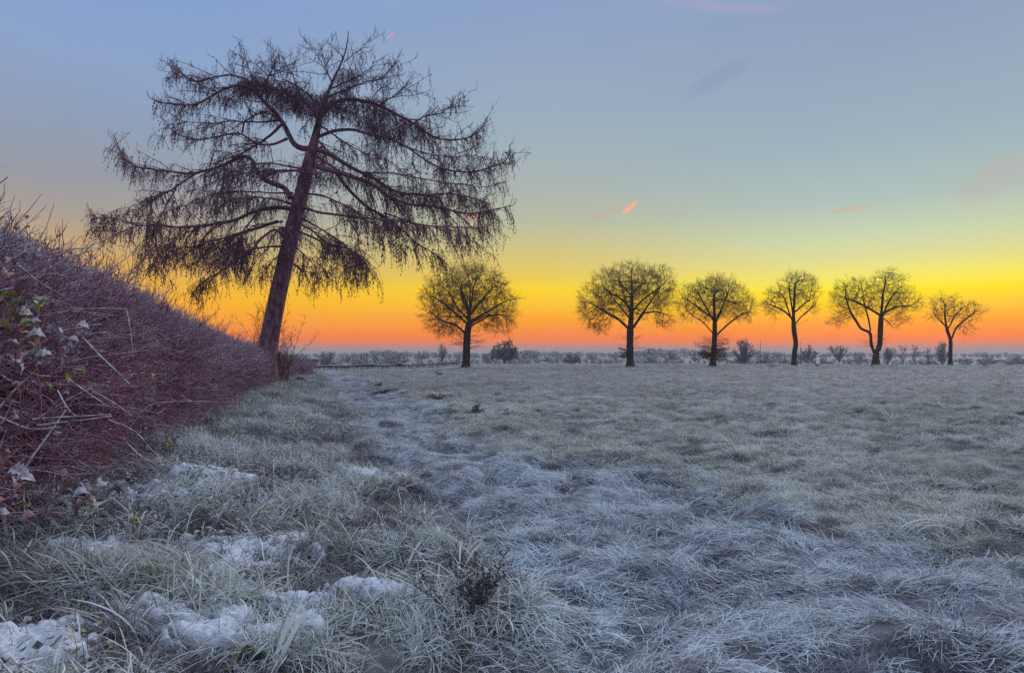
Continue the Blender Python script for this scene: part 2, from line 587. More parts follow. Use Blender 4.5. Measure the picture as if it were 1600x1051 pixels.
def ground_mat(name, soil, thatch, frost, amt):
    m, n, l, p = new_mat(name)
    a = mapr(n, l, tex_noise(n, l, 9.0, 5.0, 'World', 0.7), 0.35, 0.65)
    c = mixc(n, l, a, soil, thatch)
    f1 = mapr(n, l, tex_noise(n, l, 2.2, 5.0, 'World', 0.7), 0.40, 0.66)
    f2 = mapr(n, l, tex_noise(n, l, 0.22, 4.0, 'World', 0.6), 0.30, 0.70)
    f = math_node(n, l, 'MULTIPLY', math_node(n, l, 'ADD', math_node(n, l, 'MULTIPLY', f1, 0.6), math_node(n, l, 'MULTIPLY', f2, 0.45)), amt, clamp=True)
    c = mixc(n, l, f, c, frost)
    l.new(c, p.inputs['Base Color'])
    b = n.new('ShaderNodeBump')
    b.inputs['Strength'].default_value = 0.8
    b.inputs['Distance'].default_value = 0.06
    l.new(tex_noise(n, l, 24.0, 5.0, 'World', 0.75), b.inputs['Height'])
    l.new(b.outputs[0], p.inputs['Normal'])
    return m


M_GROUND = ground_mat('meadow_thatch', (0.05, 0.04, 0.05, 1), (0.18, 0.165, 0.15, 1), (0.60, 0.64, 0.68, 1), 0.6)
M_PATH = ground_mat('path_thatch', (0.05, 0.035, 0.06, 1), (0.16, 0.13, 0.15, 1), (0.70, 0.74, 0.84, 1), 0.7)
M_VGROUND = ground_mat('verge_soil', (0.035, 0.028, 0.032, 1), (0.11, 0.10, 0.08, 1), (0.64, 0.70, 0.77, 1), 0.5)

m, n, l, p = new_mat('snow')
c = mixc(n, l, mapr(n, l, tex_noise(n, l, 30.0, 4.0, 'World'), 0.35, 0.65), (0.68, 0.76, 0.92, 1), (0.82, 0.88, 0.97, 1))
l.new(c, p.inputs['Base Color'])
bn = n.new('ShaderNodeBump')
bn.inputs['Strength'].default_value = 0.7
bn.inputs['Distance'].default_value = 0.012
l.new(tex_noise(n, l, 110.0, 3.0, 'World', 0.7), bn.inputs['Height'])
l.new(bn.outputs[0], p.inputs['Normal'])
p.inputs['Roughness'].default_value = 0.7
M_SNOW = m


def leaf_mat(name, a, b, frost):
    m, n, l, p = new_mat(name)
    f = mapr(n, l, tex_noise(n, l, 18.0, 3.0), 0.35, 0.65)
    c = mixc(n, l, f, a, b)
    e = attr_fac(n, 'tip')                       # rim of the leaf: ice crystals sit on the edge
    k = mapr(n, l, tex_noise(n, l, 45.0, 3.0), 0.35, 0.6)
    fr = math_node(n, l, 'MULTIPLY', math_node(n, l, 'ADD', math_node(n, l, 'MULTIPLY', e, 0.75), math_node(n, l, 'MULTIPLY', k, 0.5)), frost, clamp=True)
    c = mixc(n, l, fr, c, (0.66, 0.70, 0.80, 1))
    l.new(c, p.inputs['Base Color'])
    p.inputs['Roughness'].default_value = 0.6
    return m


LEAFM = [leaf_mat('leaf_green', (0.14, 0.23, 0.03, 1), (0.32, 0.36, 0.05, 1), 0.3),
         leaf_mat('leaf_yellow', (0.52, 0.40, 0.03, 1), (0.28, 0.30, 0.04, 1), 0.25),
         leaf_mat('leaf_orange', (0.42, 0.11, 0.02, 1), (0.27, 0.07, 0.02, 1), 0.45),
         leaf_mat('leaf_brown', (0.17, 0.08, 0.06, 1), (0.26, 0.14, 0.12, 1), 0.6),
         leaf_mat('leaf_frosted', (0.24, 0.13, 0.17, 1), (0.38, 0.25, 0.30, 1), 0.9),
         leaf_mat('leaf_dark', (0.035, 0.055, 0.02, 1), (0.09, 0.08, 0.06, 1), 0.4),
         leaf_mat('leaf_crimson', (0.26, 0.012, 0.05, 1), (0.17, 0.01, 0.05, 1), 0.3)]


# ------------------------------------------------------------------ geometry-node scatter for stuff
def scatter(name, protos, pts, rot, scl, idx, parent=None, **props):
    me = bpy.data.meshes.new(name)
    pts = np.asarray(pts, np.float32)
    me.vertices.add(len(pts))
    me.vertices.foreach_set('co', pts.ravel())
    for k, v, ty in (('rot', rot, 'FLOAT_VECTOR'), ('scl', scl, 'FLOAT_VECTOR')):
        a = me.attributes.new(k, ty, 'POINT')
        a.data.foreach_set('vector', np.asarray(v, np.float32).ravel())
    a = me.attributes.new('idx', 'INT', 'POINT')
    a.data.foreach_set('value', np.asarray(idx, np.int32))
    o = link(name, me, None, parent, kind='stuff', **props)
    ng = bpy.data.node_groups.new(name + '_scatter', 'GeometryNodeTree')
    ng.interface.new_socket('Geometry', in_out='INPUT', socket_type='NodeSocketGeometry')
    ng.interface.new_socket('Geometry', in_out='OUTPUT', socket_type='NodeSocketGeometry')
    gi, go = ng.nodes.new('NodeGroupInput'), ng.nodes.new('NodeGroupOutput')
    iop = ng.nodes.new('GeometryNodeInstanceOnPoints')
    join = ng.nodes.new('GeometryNodeJoinGeometry')
    for po in reversed(protos):            # a multi-input socket lists its latest link first
        oi = ng.nodes.new('GeometryNodeObjectInfo')
        oi.inputs['Object'].default_value = po
        oi.transform_space = 'ORIGINAL'
        g2 = ng.nodes.new('GeometryNodeGeometryToInstance')
        ng.links.new(oi.outputs['Geometry'], g2.inputs[0])
        ng.links.new(g2.outputs[0], join.inputs[0])
    ng.links.new(gi.outputs[0], iop.inputs['Points'])
    ng.links.new(join.outputs[0], iop.inputs['Instance'])
    iop.inputs['Pick Instance'].default_value = True

    def na(nm, ty):
        q = ng.nodes.new('GeometryNodeInputNamedAttribute')
        q.data_type = ty
        q.inputs['Name'].default_value = nm
        return q.outputs[0]
    ng.links.new(na('idx', 'INT'), iop.inputs['Instance Index'])
    ng.links.new(na('rot', 'FLOAT_VECTOR'), iop.inputs['Rotation'])
    ng.links.new(na('scl', 'FLOAT_VECTOR'), iop.inputs['Scale'])
    ng.links.new(iop.outputs[0], go.inputs[0])
    md = o.modifiers.new('scatter', 'NODES')
    md.node_group = ng
    return o


def proto(name, me, mat):
    o = bpy.data.objects.new(name, me)          # never linked to the scene: only its mesh is used
    if not me.materials:
        me.materials.append(mat)
    return o


def ribbons(blades):
    """blades: list of (pts (n,3), widths (n,), side vector, var). One mesh of flat tapering blades."""
    V, Q, A, T, off = [], [], [], [], 0
    for pts, w, side, var in blades:
        n_ = len(pts)
        L = pts - side[None] * w[:, None] * 0.5
        R = pts + side[None] * w[:, None] * 0.5
        V.append(np.stack([L, R], 1).reshape(-1, 3))
        i = np.arange(n_ - 1) * 2 + off
        Q.append(np.stack([i, i + 1, i + 3, i + 2], 1))
        A.append(np.full(n_ * 2, var))
        T.append(np.repeat(np.linspace(0, 1, n_), 2))
        off += n_ * 2
    return np.concatenate(V), np.concatenate(Q), np.concatenate(A), np.concatenate(T)


def blade(base, azim, length, lean0, lean1, width, n_=5, twist=0.3, kink=0.0):
    """A blade leaving its base at lean0 from vertical and ending at lean1 (radians)."""
    pts = [np.array(base, float)]
    a = azim
    for i in range(n_ - 1):
        f = (i + 0.5) / (n_ - 1)
        th = lean0 + (lean1 - lean0) * f ** 0.8 + kink * (f > 0.55)
        a += random.gauss(0, twist / n_)
        st_ = length / (n_ - 1)
        pts.append(pts[-1] + st_ * np.array([math.sin(th) * math.cos(a), math.sin(th) * math.sin(a), math.cos(th)]))
    pts = np.array(pts)
    pts[:, 2] = np.maximum(pts[:, 2], -0.02)
    w = width * np.array([0.8] + [1.0] * (n_ - 3) + [0.7, 0.12])
    ra = azim + math.pi / 2 + random.gauss(0, 0.5)
    side = unit([math.cos(ra), math.sin(ra), random.gauss(0, 0.35)])
    return pts, w, side, random.random()


def tuft_mesh(name, n_, rad_, len_, lean0, lean1, width, comb=0.5, nseg=5, kinkp=0.0, lift=0.0):
    bl = []
    for _ in range(n_):
        r = rad_ * math.sqrt(random.random())
        a = random.uniform(0, 2 * math.pi)
        az = random.gauss(0, comb)
        bl.append(blade((r * math.cos(a), r * math.sin(a), -0.015 + lift * random.random()), az, rnd(*len_), rnd(*lean0), rnd(*lean1), rnd(*width), nseg, 0.9,
                        rnd(0.4, 1.3) if random.random() < kinkp else 0.0))
    V, Q, A, T = ribbons(bl)
    return mk_mesh(name, V, Q, None, True, {'var': A, 'tip': T})

# ================================================================== ground, verge and path
angs = np.concatenate([np.arange(-58, 58, 0.4), np.arange(58, 302, 4.0)]) * math.pi / 180
rr = np.concatenate([[0.5, 1.0], 1.5 * 1.0185 ** np.arange(0, 394)])
rr = np.concatenate([rr[rr < 2000], [2000.0]])
AA, RR = np.meshgrid(angs, rr)
gx, gy = RR * np.sin(AA), RR * np.cos(AA)
gzv = height(gx, gy)
GV = np.stack([gx, gy, gzv], -1).reshape(-1, 3)
na_, nr_ = len(angs), len(rr)
ii, jj = np.meshgrid(np.arange(nr_ - 1), np.arange(na_), indexing='ij')
j2 = (jj + 1) % na_
GQ = np.stack([ii * na_ + jj, (ii + 1) * na_ + jj, (ii + 1) * na_ + j2, ii * na_ + j2], -1).reshape(-1, 4)
fc = GV[GQ].mean(1)
fs, ft = st(fc[:, 0], fc[:, 1])
edge = 1.25 + 0.35 * noise2(fs * 0.5, 0 * fs, 71) + 0.2 * noise2(fs * 2.1, 0 * fs, 72)
edge2 = path_right(fs) + 0.3 * noise2(fs * 1.7, 0 * fs, 74)
is_verge = (ft < edge) & (fs < 85) & (fs > -30) & (ft > -30)
is_path = (ft >= edge) & (ft < edge2) & (fs < 95) & (fs > -30)


def ground_part(name, mask, mat):
    q = GQ[mask]
    u, inv = np.unique(q.ravel(), return_inverse=True)
    return link(name, mk_mesh(name, GV[u], inv.reshape(-1, 4), None, True), mat, None, kind='structure')


g_o = ground_part('ground', ~(is_verge | is_path), M_GROUND)
ground_part('verge', is_verge, M_VGROUND)
ground_part('path', is_path, M_PATH)
# centre cap
capv = np.concatenate([[[0, 0, gz(0, 0)]], GV[:na_]])
capt = np.stack([np.zeros(na_, int), np.arange(na_) + 1, (np.arange(na_) + 1) % na_ + 1], 1)
capt = capt[:, ::-1]
link('ground_underfoot', mk_mesh('ground_underfoot', capv, None, capt, True), M_VGROUND, None, kind='structure')

# ------------------------------------------------------------------ snow patches lying in the verge
SNOW = [  # photo pixel, half sizes along the view's width and depth (m), turn
    (372, 868, 0.50, 0.55, 0.4, 'narrow tongue of snow running down the verge beside arching frosted grass'),
    (350, 985, 0.44, 0.20, 0.1, 'broad snow patch among frosted grass at the foot of the photo'),
    (480, 945, 0.36, 0.16, -0.1, 'smooth snow patch lying behind folded broad grass blades'),
    (600, 925, 0.26, 0.10, 0.0, 'thin snow strip between the snow patch and the dead brown weed'),
    (40, 1010, 0.24, 0.22, 0.3, 'snow lump at the bottom left corner under the grass tussock'),
    (235, 775, 0.50, 0.36, 0.2, 'snow patch in front of the frosted bramble sprig'),
    (180, 862, 0.34, 0.16, 0.1, 'snow strip on top of the arching grass tussock'),
    (335, 748, 0.36, 0.3, 0.2, 'snow patch beneath the dark hollow tussock by the hedge'),
    (585, 742, 0.34, 0.22, 0.0, 'little snow patch at the edge of the trodden path'),
]
snow_xy = []
for (px, py, a, b, turn, lab) in SNOW:
    x0, y0 = px_ground(px, py)
    snow_xy.append((x0, y0, a, b, turn))
    n_ = 84
    a, b = a * 1.3, b * 1.3
    u, v = np.meshgrid(np.linspace(-1.25, 1.25, n_), np.linspace(-1.25, 1.25, n_))
    c_, s_ = math.cos(turn), math.sin(turn)
    wx = x0 + a * u * c_ - b * v * s_
    wy = y0 + a * u * s_ + b * v * c_
    d = np.sqrt(u * u + v * v)
    prof = 0.56 - 0.55 * d - 5 * np.maximum(0, d - 1.0) + 1.5 * fbm(wx * 7.0, wy * 9.0, 81, 3) + 0.8 * noise2(wx * 20, wy * 24, 83)
    prof = np.clip(prof, -0.5, 1)
    lump = 0.022 * fbm(wx * 12, wy * 12, 82, 3) + 0.018 * noise2(wx * 45, wy * 45, 85) + 0.010 * noise2(wx * 90, wy * 90, 86)
    hz = height(wx, wy) + np.where(prof > 0, 0.032 + 0.05 * (1 - np.exp(-np.maximum(prof, 0) * 4)), 0.032 + 0.35 * prof) + lump * np.clip(1 + prof * 3, 0, 1)
    V = np.stack([wx - x0, wy - y0, hz], -1).reshape(-1, 3)
    i2, k2 = np.meshgrid(np.arange(n_ - 1), np.arange(n_ - 1), indexing='ij')
    q = np.stack([i2 * n_ + k2, i2 * n_ + k2 + 1, (i2 + 1) * n_ + k2 + 1, (i2 + 1) * n_ + k2], -1).reshape(-1, 4)
    keep = (prof.reshape(-1)[q] > -0.45).any(1)
    o = link('snow_patch', mk_mesh('snow_patch', V, q[keep], None, True), M_SNOW, None, label=lab, category='snow patch', group='snow patches lying on the verge')
    o.location = (x0, y0, 0)


# ------------------------------------------------------------------ grass as stuff
def ring_points(r0, r1, dens, half=50.0):
    area = math.radians(2 * half) / 2 * (r1 * r1 - r0 * r0)
    n_ = int(area * dens)
    r = np.sqrt(RNG.uniform(r0 * r0, r1 * r1, n_))
    a = np.radians(RNG.uniform(-half, half, n_))
    return r * np.sin(a), r * np.cos(a)


def in_snow(x, y):
    m_ = np.zeros(len(x), bool)
    for (x0, y0, a, b, turn) in snow_xy:
        c_, s_ = math.cos(turn), math.sin(turn)
        dx, dy = x - x0, y - y0
        m_ |= ((dx * c_ + dy * s_) / a) ** 2 + ((-dx * s_ + dy * c_) / b) ** 2 < 0.8
    return m_


def protos(n_, mat, *a):
    return [proto('p', tuft_mesh('tuft', *a), mat) for _ in range(n_)]


# each list: first half grows on the open crests of the mats (frosted), second half in the creases (less frost, crease shade painted in as darker colour)
P_FIELD = protos(6, M_FIELD, 66, 0.14, (0.10, 0.28), (0.8, 1.45), (1.2, 1.8), (0.0036, 0.0074), 0.95, 6, 0.2, 0.07) + protos(6, M_BARESHADE, 55, 0.13, (0.08, 0.22), (0.4, 1.2), (0.9, 1.7), (0.0030, 0.0052), 1.5)
P_FIELDUP = protos(5, M_FIELD, 60, 0.12, (0.08, 0.22), (0.0, 0.8), (0.4, 1.7), (0.0030, 0.0054), 2.5, 5, 0.2) + protos(5, M_BARESHADE, 45, 0.12, (0.08, 0.2), (0.0, 0.8), (0.4, 1.6), (0.0030, 0.0052), 2.5)
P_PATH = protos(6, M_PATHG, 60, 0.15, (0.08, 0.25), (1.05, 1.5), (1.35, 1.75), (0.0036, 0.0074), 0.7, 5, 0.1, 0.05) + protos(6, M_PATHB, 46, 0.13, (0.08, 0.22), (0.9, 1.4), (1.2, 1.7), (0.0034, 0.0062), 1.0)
P_VERGE = protos(6, M_VERGE, 46, 0.14, (0.10, 0.36), (0.1, 0.9), (0.8, 2.5), (0.0042, 0.0090), 2.5, 7, 0.3) + protos(6, M_BARESHADE, 45, 0.14, (0.10, 0.28), (0.1, 0.9), (0.6, 2.2), (0.0032, 0.0062), 2.5, 6, 0.2)
P_FAR = protos(4, M_FIELD, 45, 0.28, (0.10, 0.26), (0.6, 1.3), (1.0, 1.8), (0.008, 0.013), 2.0, 4) + protos(4, M_BARESHADE, 40, 0.28, (0.10, 0.24), (0.3, 1.1), (0.7, 1.7), (0.008, 0.013), 2.0, 4)
P_FARV = protos(4, M_VERGE, 45, 0.28, (0.12, 0.34), (0.1, 0.9), (0.6, 1.9), (0.008, 0.013), 2.0, 4) + protos(4, M_BARESHADE, 40, 0.28, (0.12, 0.3), (0.1, 0.9), (0.6, 1.8), (0.008, 0.013), 2.0, 4)


def slope_euler(nx, ny, yaw):
    """Euler angles that stand an instance on a slope with normal (nx, ny, 1), turned by yaw about that normal."""
    nn = np.stack([nx, ny, np.ones_like(nx)], -1)
    nn /= np.linalg.norm(nn, axis=1, keepdims=True)
    ax = np.stack([nn[:, 2], np.zeros(len(nn)), -nn[:, 0]], -1)
    ax /= np.linalg.norm(ax, axis=1, keepdims=True)
    ay = np.cross(nn, ax)
    c, s_ = np.cos(yaw)[:, None], np.sin(yaw)[:, None]
    X_, Y_ = ax * c + ay * s_, ay * c - ax * s_
    return np.stack([np.arctan2(Y_[:, 2], nn[:, 2]), -np.arcsin(np.clip(X_[:, 2], -1, 1)), np.arctan2(X_[:, 1], X_[:, 0])], -1)


def grass(name, protos, zone, rings):
    PX, RT, SL, IX = [], [], [], []
    for (r0, r1, dens, sc) in rings:
        x, y = ring_points(r0, r1, dens)
        s, t = st(x, y)
        jt = t + 0.35 * noise2(s * 0.5, t * 0.5, 71) + RNG.normal(0, 0.12, len(t))
        fade = 1 - sstep(70, 95, s)
        if zone == 'field':
            k = (jt > path_right(s) - 0.25) | (s > 90)
        elif zone == 'path':
            k = (jt > 1.05) & (jt < path_right(s) + 0.25) & (s < 92)
        else:
            k = (jt < 1.3) & (t > -2.5) & (s < 88)
        cl = fbm(x * 0.9, y * 1.1, 91, 3)
        k &= RNG.uniform(0, 1, len(x)) < np.clip(0.95 + cl * 1.3, 0.55, 1.0)
        sn = in_snow(x, y)
        k &= ~(sn & (RNG.uniform(0, 1, len(x)) < 0.62))
        x, y, cl = x[k], y[k], cl[k]
        z = height(x, y)
        # lie of the grass: combed by wind and feet, swirling slowly from place to place
        ang = 1.4 * noise2(x * 0.55, y * 0.55, 95) + 1.6 * noise2(x * 1.9, y * 1.9, 96)
        ang = ang + np.where(noise2(x * 0.35, y * 0.35, 97) > 0, 0.0, math.pi) + RNG.normal(0, 0.55, len(x))
        if zone == 'path':
            ang = 0.5 * noise2(x * 0.9, y * 1.6, 98) + math.pi * (noise2(x * 0.8, y * 1.4, 99) > 0) + RNG.normal(0, 0.5, len(x))
        elif zone == 'field' and name != 'meadow_grass':
            ang = RNG.uniform(0, 6.283, len(x))
        else:
            ang = ang + RNG.normal(0, 0.6, len(x))
        PX.append(np.stack([x, y, z + 0.004], -1))
        e = 0.06
        nx = -(height(x + e, y) - height(x - e, y)) / (2 * e) + RNG.normal(0, 0.10, len(x))
        ny = -(height(x, y + e) - height(x, y - e)) / (2 * e) + RNG.normal(0, 0.10, len(x))
        RT.append(slope_euler(nx * 0.9, ny * 0.9, ang))
        b = sc * np.maximum(0.72, 0.85 + 0.5 * cl) * RNG.uniform(0.75, 1.25, len(x))
        SL.append(np.stack([b, b, b * RNG.uniform(0.7, 1.1, len(x))], -1))
        h_ = len(protos) // 2
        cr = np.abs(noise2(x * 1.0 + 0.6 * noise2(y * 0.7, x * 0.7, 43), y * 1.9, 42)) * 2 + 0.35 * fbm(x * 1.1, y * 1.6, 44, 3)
        bare = (RNG.uniform(0, 1, len(x)) < ((1.55 if zone == 'verge' else 1.05) - 3.0 * cr + (0 if zone != 'path' else 0.9 * np.clip(-noise2(s[k] * 2.6 + 0.8 * noise2(t[k] * 1.6, s[k], 47), t[k] * 0.9, 46) - .05, 0, 1)))) if name != 'long_frosted_grass' else np.zeros(len(x), bool)  # creases and furrows get the blades with painted shade
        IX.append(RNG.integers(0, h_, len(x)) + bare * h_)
    return scatter(name, protos, np.concatenate(PX), np.concatenate(RT), np.concatenate(SL), np.concatenate(IX))


P_LONG = protos(8, M_TUSS, 14, 0.10, (0.22, 0.55), (0.15, 0.9), (1.2, 2.6), (0.0060, 0.0115), 1.6, 9, 0.35)
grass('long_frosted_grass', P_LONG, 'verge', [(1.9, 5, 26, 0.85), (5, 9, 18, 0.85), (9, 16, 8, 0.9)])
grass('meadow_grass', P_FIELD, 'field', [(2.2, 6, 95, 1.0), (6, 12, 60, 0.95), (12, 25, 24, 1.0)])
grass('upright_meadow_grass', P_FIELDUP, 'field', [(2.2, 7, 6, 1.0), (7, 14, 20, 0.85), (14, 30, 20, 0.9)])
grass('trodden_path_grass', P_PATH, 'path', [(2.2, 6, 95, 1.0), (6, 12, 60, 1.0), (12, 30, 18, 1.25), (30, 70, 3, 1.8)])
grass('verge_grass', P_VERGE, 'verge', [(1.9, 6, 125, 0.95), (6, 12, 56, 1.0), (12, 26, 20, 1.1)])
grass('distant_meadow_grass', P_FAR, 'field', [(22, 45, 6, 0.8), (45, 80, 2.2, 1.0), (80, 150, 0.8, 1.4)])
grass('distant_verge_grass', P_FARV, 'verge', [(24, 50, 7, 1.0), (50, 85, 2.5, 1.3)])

# ================================================================== the leaning larch
LD = 35.0                                         # metres in front of the camera


def lpt(px, py, dy=0.0):
    """Trace of the larch's shape: photo pixel in the plane of the trunk, dy metres of depth from it."""
    k = (LD + dy) / F_PX                             # a limb nearer to the viewer is shorter than it looks
    return np.array([(px - 800) * k, LD + dy, CAM_Z + (HORIZON - py) * k])


bx, by, bz = lpt(409, 600)
larch_z = gz(bx, by)
larch = empty('larch_tree', (bx, by, larch_z), 'tall leaning bare larch with an umbrella crown rising out of the hedge', 'tree')
LO = (bx, by, larch_z)
trunk_px = [(405, 612), (410, 590), (416, 560), (424, 510), (434, 455), (444, 410), (455, 360), (465, 318), (475, 275), (484, 240), (490, 212),
            (497, 178), (507, 145), (520, 115), (531, 92), (537, 76), (540, 60), (541, 42)]
trunk_w = [58, 42, 32, 28, 26, 25, 24, 23, 21, 18, 13, 8.5, 5.5, 4, 3, 2.4, 1.8, 1.2]
tp, tu, _ = resample([lpt(*p) for p in trunk_px], 0.35)
tw = np.interp(tu, np.linspace(0, 1, len(trunk_w)), trunk_w)
# the widths follow the traced points, not equal steps
dtr = np.concatenate([[0], np.cumsum(np.linalg.norm(np.diff([lpt(*p) for p in trunk_px], axis=0), axis=1))])
tw = np.interp(tu, dtr / dtr[-1], trunk_w) / F_PX * LD * 0.5
tw = tw * (1 + 0.06 * np.array([noise2(np.array([i * 0.7]), np.array([0.3]), 3)[0] for i in range(len(tw))]))
tb = Tubes()
tb.add(tp, tw, 14)
me = tb.mesh('trunk', LO)
# ridged bark and root flare
co = np.empty(len(me.vertices) * 3, np.float32)
me.vertices.foreach_get('co', co)
co = co.reshape(-1, 3)
k_ = np.arange(len(co)) % 14
cent = np.repeat(tp - np.array(LO), 14, axis=0)
f_ = 1 + 0.10 * noise2(k_ * 1.7, cent[:, 2] * 0.8, 4) + np.clip(1.0 - cent[:, 2] / 1.2, 0, 1) * 0.35 * np.maximum(0, np.sin(k_ * 2 * math.pi / 14 * 4))
co = cent + (co - cent) * f_[:, None]
me.vertices.foreach_set('co', co.ravel().astype(np.float32))
link('trunk', me, M_LARCH, larch)

# traced limbs: pixels, start and end width (px), depth run (m), hang factor, upright factor
LIMBS = [
    ([(483, 230), (470, 231), (457, 224), (448, 205), (440, 188), (426, 172), (412, 163), (404, 146), (392, 131), (372, 127), (350, 133), (325, 147), (300, 158), (278, 163), (258, 161), (240, 157), (233, 152)], 13, 2, -0.6, 0.8, 1.0, 1.5),
    ([(397, 136), (380, 118), (352, 110), (325, 117), (303, 125), (285, 116), (270, 104), (262, 90)], 6, 1.5, 1.6, 0.7, 1.0, 1.2),
    ([(404, 148), (410, 125), (420, 105), (428, 88), (432, 78)], 5, 1.2, -1.0, 0.4, 1.0, 1.0),
    ([(392, 131), (388, 110), (380, 92), (378, 76)], 4, 1, 0.8, 0.4, 1.0, 0.8),
    ([(452, 308), (443, 290), (428, 287), (408, 277), (398, 266), (395, 251), (388, 241), (377, 241), (357, 249), (345, 257), (320, 264), (291, 268), (263, 266), (234, 263), (208, 259), (190, 246), (180, 230), (174, 213)], 12, 1.8, 1.0, 1.0, 0.6, 1.0),
    ([(438, 190), (420, 208), (397, 223), (377, 237), (354, 251), (330, 272)], 6, 3, 1.3, 0.8, 0.5, 0.7),
    ([(446, 214), (425, 223), (400, 223), (383, 211), (371, 203), (345, 208), (318, 216), (300, 217), (280, 210), (262, 197), (255, 190)], 6, 1.4, -1.6, 0.8, 0.6, 0.8),
    ([(375, 205), (376, 188), (384, 179), (400, 174), (418, 171)], 4, 2, -0.7, 0.5, 0.5, 0.6),
    ([(455, 325), (431, 322), (400, 328), (368, 343), (343, 347), (317, 351), (274, 354), (246, 351), (214, 350), (191, 343), (171, 337), (157, 343), (140, 335)], 10, 1.5, -0.9, 1.2, 0.3, 1.1),
    ([(432, 345), (391, 357), (366, 367), (337, 374), (308, 383), (284, 400), (271, 418)], 7, 1.5, 2.2, 1.1, 0.1, 0.9),
    ([(443, 370), (428, 354), (405, 371), (391, 391), (371, 404), (354, 417), (331, 432), (310, 446), (298, 459)], 6, 1.3, 1.2, 1.1, 0.0, 1.0),
    ([(400, 330), (378, 360), (362, 385), (350, 402), (338, 425)], 4, 1.2, -1.8, 1.0, 0.0, 0.8),
    ([(348, 258), (345, 285), (336, 310), (338, 335)], 4.5, 1.5, -1.2, 1.0, 0.0, 0.6),
    ([(300, 270), (272, 290), (248, 302), (225, 318), (205, 328), (176, 340)], 4.5, 1.3, 1.5, 1.1, 0.2, 0.9),
    ([(274, 286), (262, 310), (247, 335), (240, 365), (243, 400), (240, 420)], 4, 1.0, -1.3, 1.1, 0.0, 0.8),
    ([(495, 182), (515, 158), (545, 150), (575, 155), (600, 164), (628, 180), (655, 198), (685, 213), (712, 217), (736, 212), (751, 200), (755, 186)], 11, 1.6, 0.8, 1.2, 0.9, 1.6),
    ([(491, 212), (520, 200), (548, 198), (575, 206), (611, 215), (637, 229), (657, 243), (680, 257), (705, 265), (737, 267), (765, 260), (787, 253), (799, 238), (798, 222)], 8, 1.6, -1.4, 1.0, 0.7, 1.1),
    ([(489, 230), (508, 236), (527, 248), (554, 263), (583, 275), (604, 290), (628, 302), (665, 302), (700, 300), (738, 308), (765, 316)], 11, 2.0, 1.2, 1.1, 0.4, 1.4),
    ([(480, 254), (517, 265), (543, 271), (566, 280), (588, 291), (610, 305), (640, 318), (680, 320), (715, 330), (745, 333), (783, 326), (802, 321)], 13, 1.5, -0.8, 1.1, 0.4, 1.4),
    ([(524, 268), (535, 285), (550, 303), (568, 319), (594, 334), (617, 348), (640, 366), (651, 382), (673, 391), (690, 400), (702, 413)], 9, 1.3, 0.9, 1.1, 0.1, 1.1),
    ([(468, 322), (495, 330), (530, 334), (565, 338), (600, 342), (640, 346), (676, 352), (716, 362), (745, 378), (760, 388)], 6, 1.2, -1.8, 1.0, 0.2, 1.0),
    ([(462, 360), (485, 368), (510, 380), (535, 385), (556, 392), (568, 408), (578, 425)], 6, 1.0, 1.4, 1.1, 0.0, 1.0),
    ([(470, 340), (500, 356), (528, 372), (548, 400), (552, 430)], 4.5, 1.0, -1.6, 1.1, 0.0, 0.9),
    ([(505, 150), (540, 134), (566, 123), (590, 120), (606, 108), (613, 96)], 5, 1.2, 1.2, 0.5, 1.2, 1.0),
    ([(512, 135), (545, 120), (563, 110), (577, 102), (585, 88)], 4, 1.0, -0.9, 0.4, 1.2, 0.8),
    ([(590, 162), (612, 145), (630, 132), (640, 118)], 4, 1.0, -1.0, 0.5, 1.2, 0.9),
    ([(640, 192), (665, 176), (690, 172), (706, 162), (709, 152)], 4, 1.0, 1.1, 0.6, 1.0, 0.9),
    ([(535, 92), (549, 78), (560, 70), (572, 68)], 2.5, 0.9, 0.3, 0.2, 1.0, 0.3),
    ([(534, 88), (526, 74), (516, 64)], 2.5, 0.9, -0.3, 0.2, 1.0, 0.3),
    ([(515, 125), (508, 105), (501, 85), (498, 68)], 4, 1.0, 0.5, 0.4, 1.2, 0.9),
    ([(470, 160), (462, 135), (452, 110), (440, 88)], 4.5, 1.0, -0.9, 0.5, 1.2, 1.0),
    ([(497, 178), (470, 152), (440, 140), (415, 132), (385, 128)], 9, 4, 0.4, 0.8, 0.9, 2.0),
]
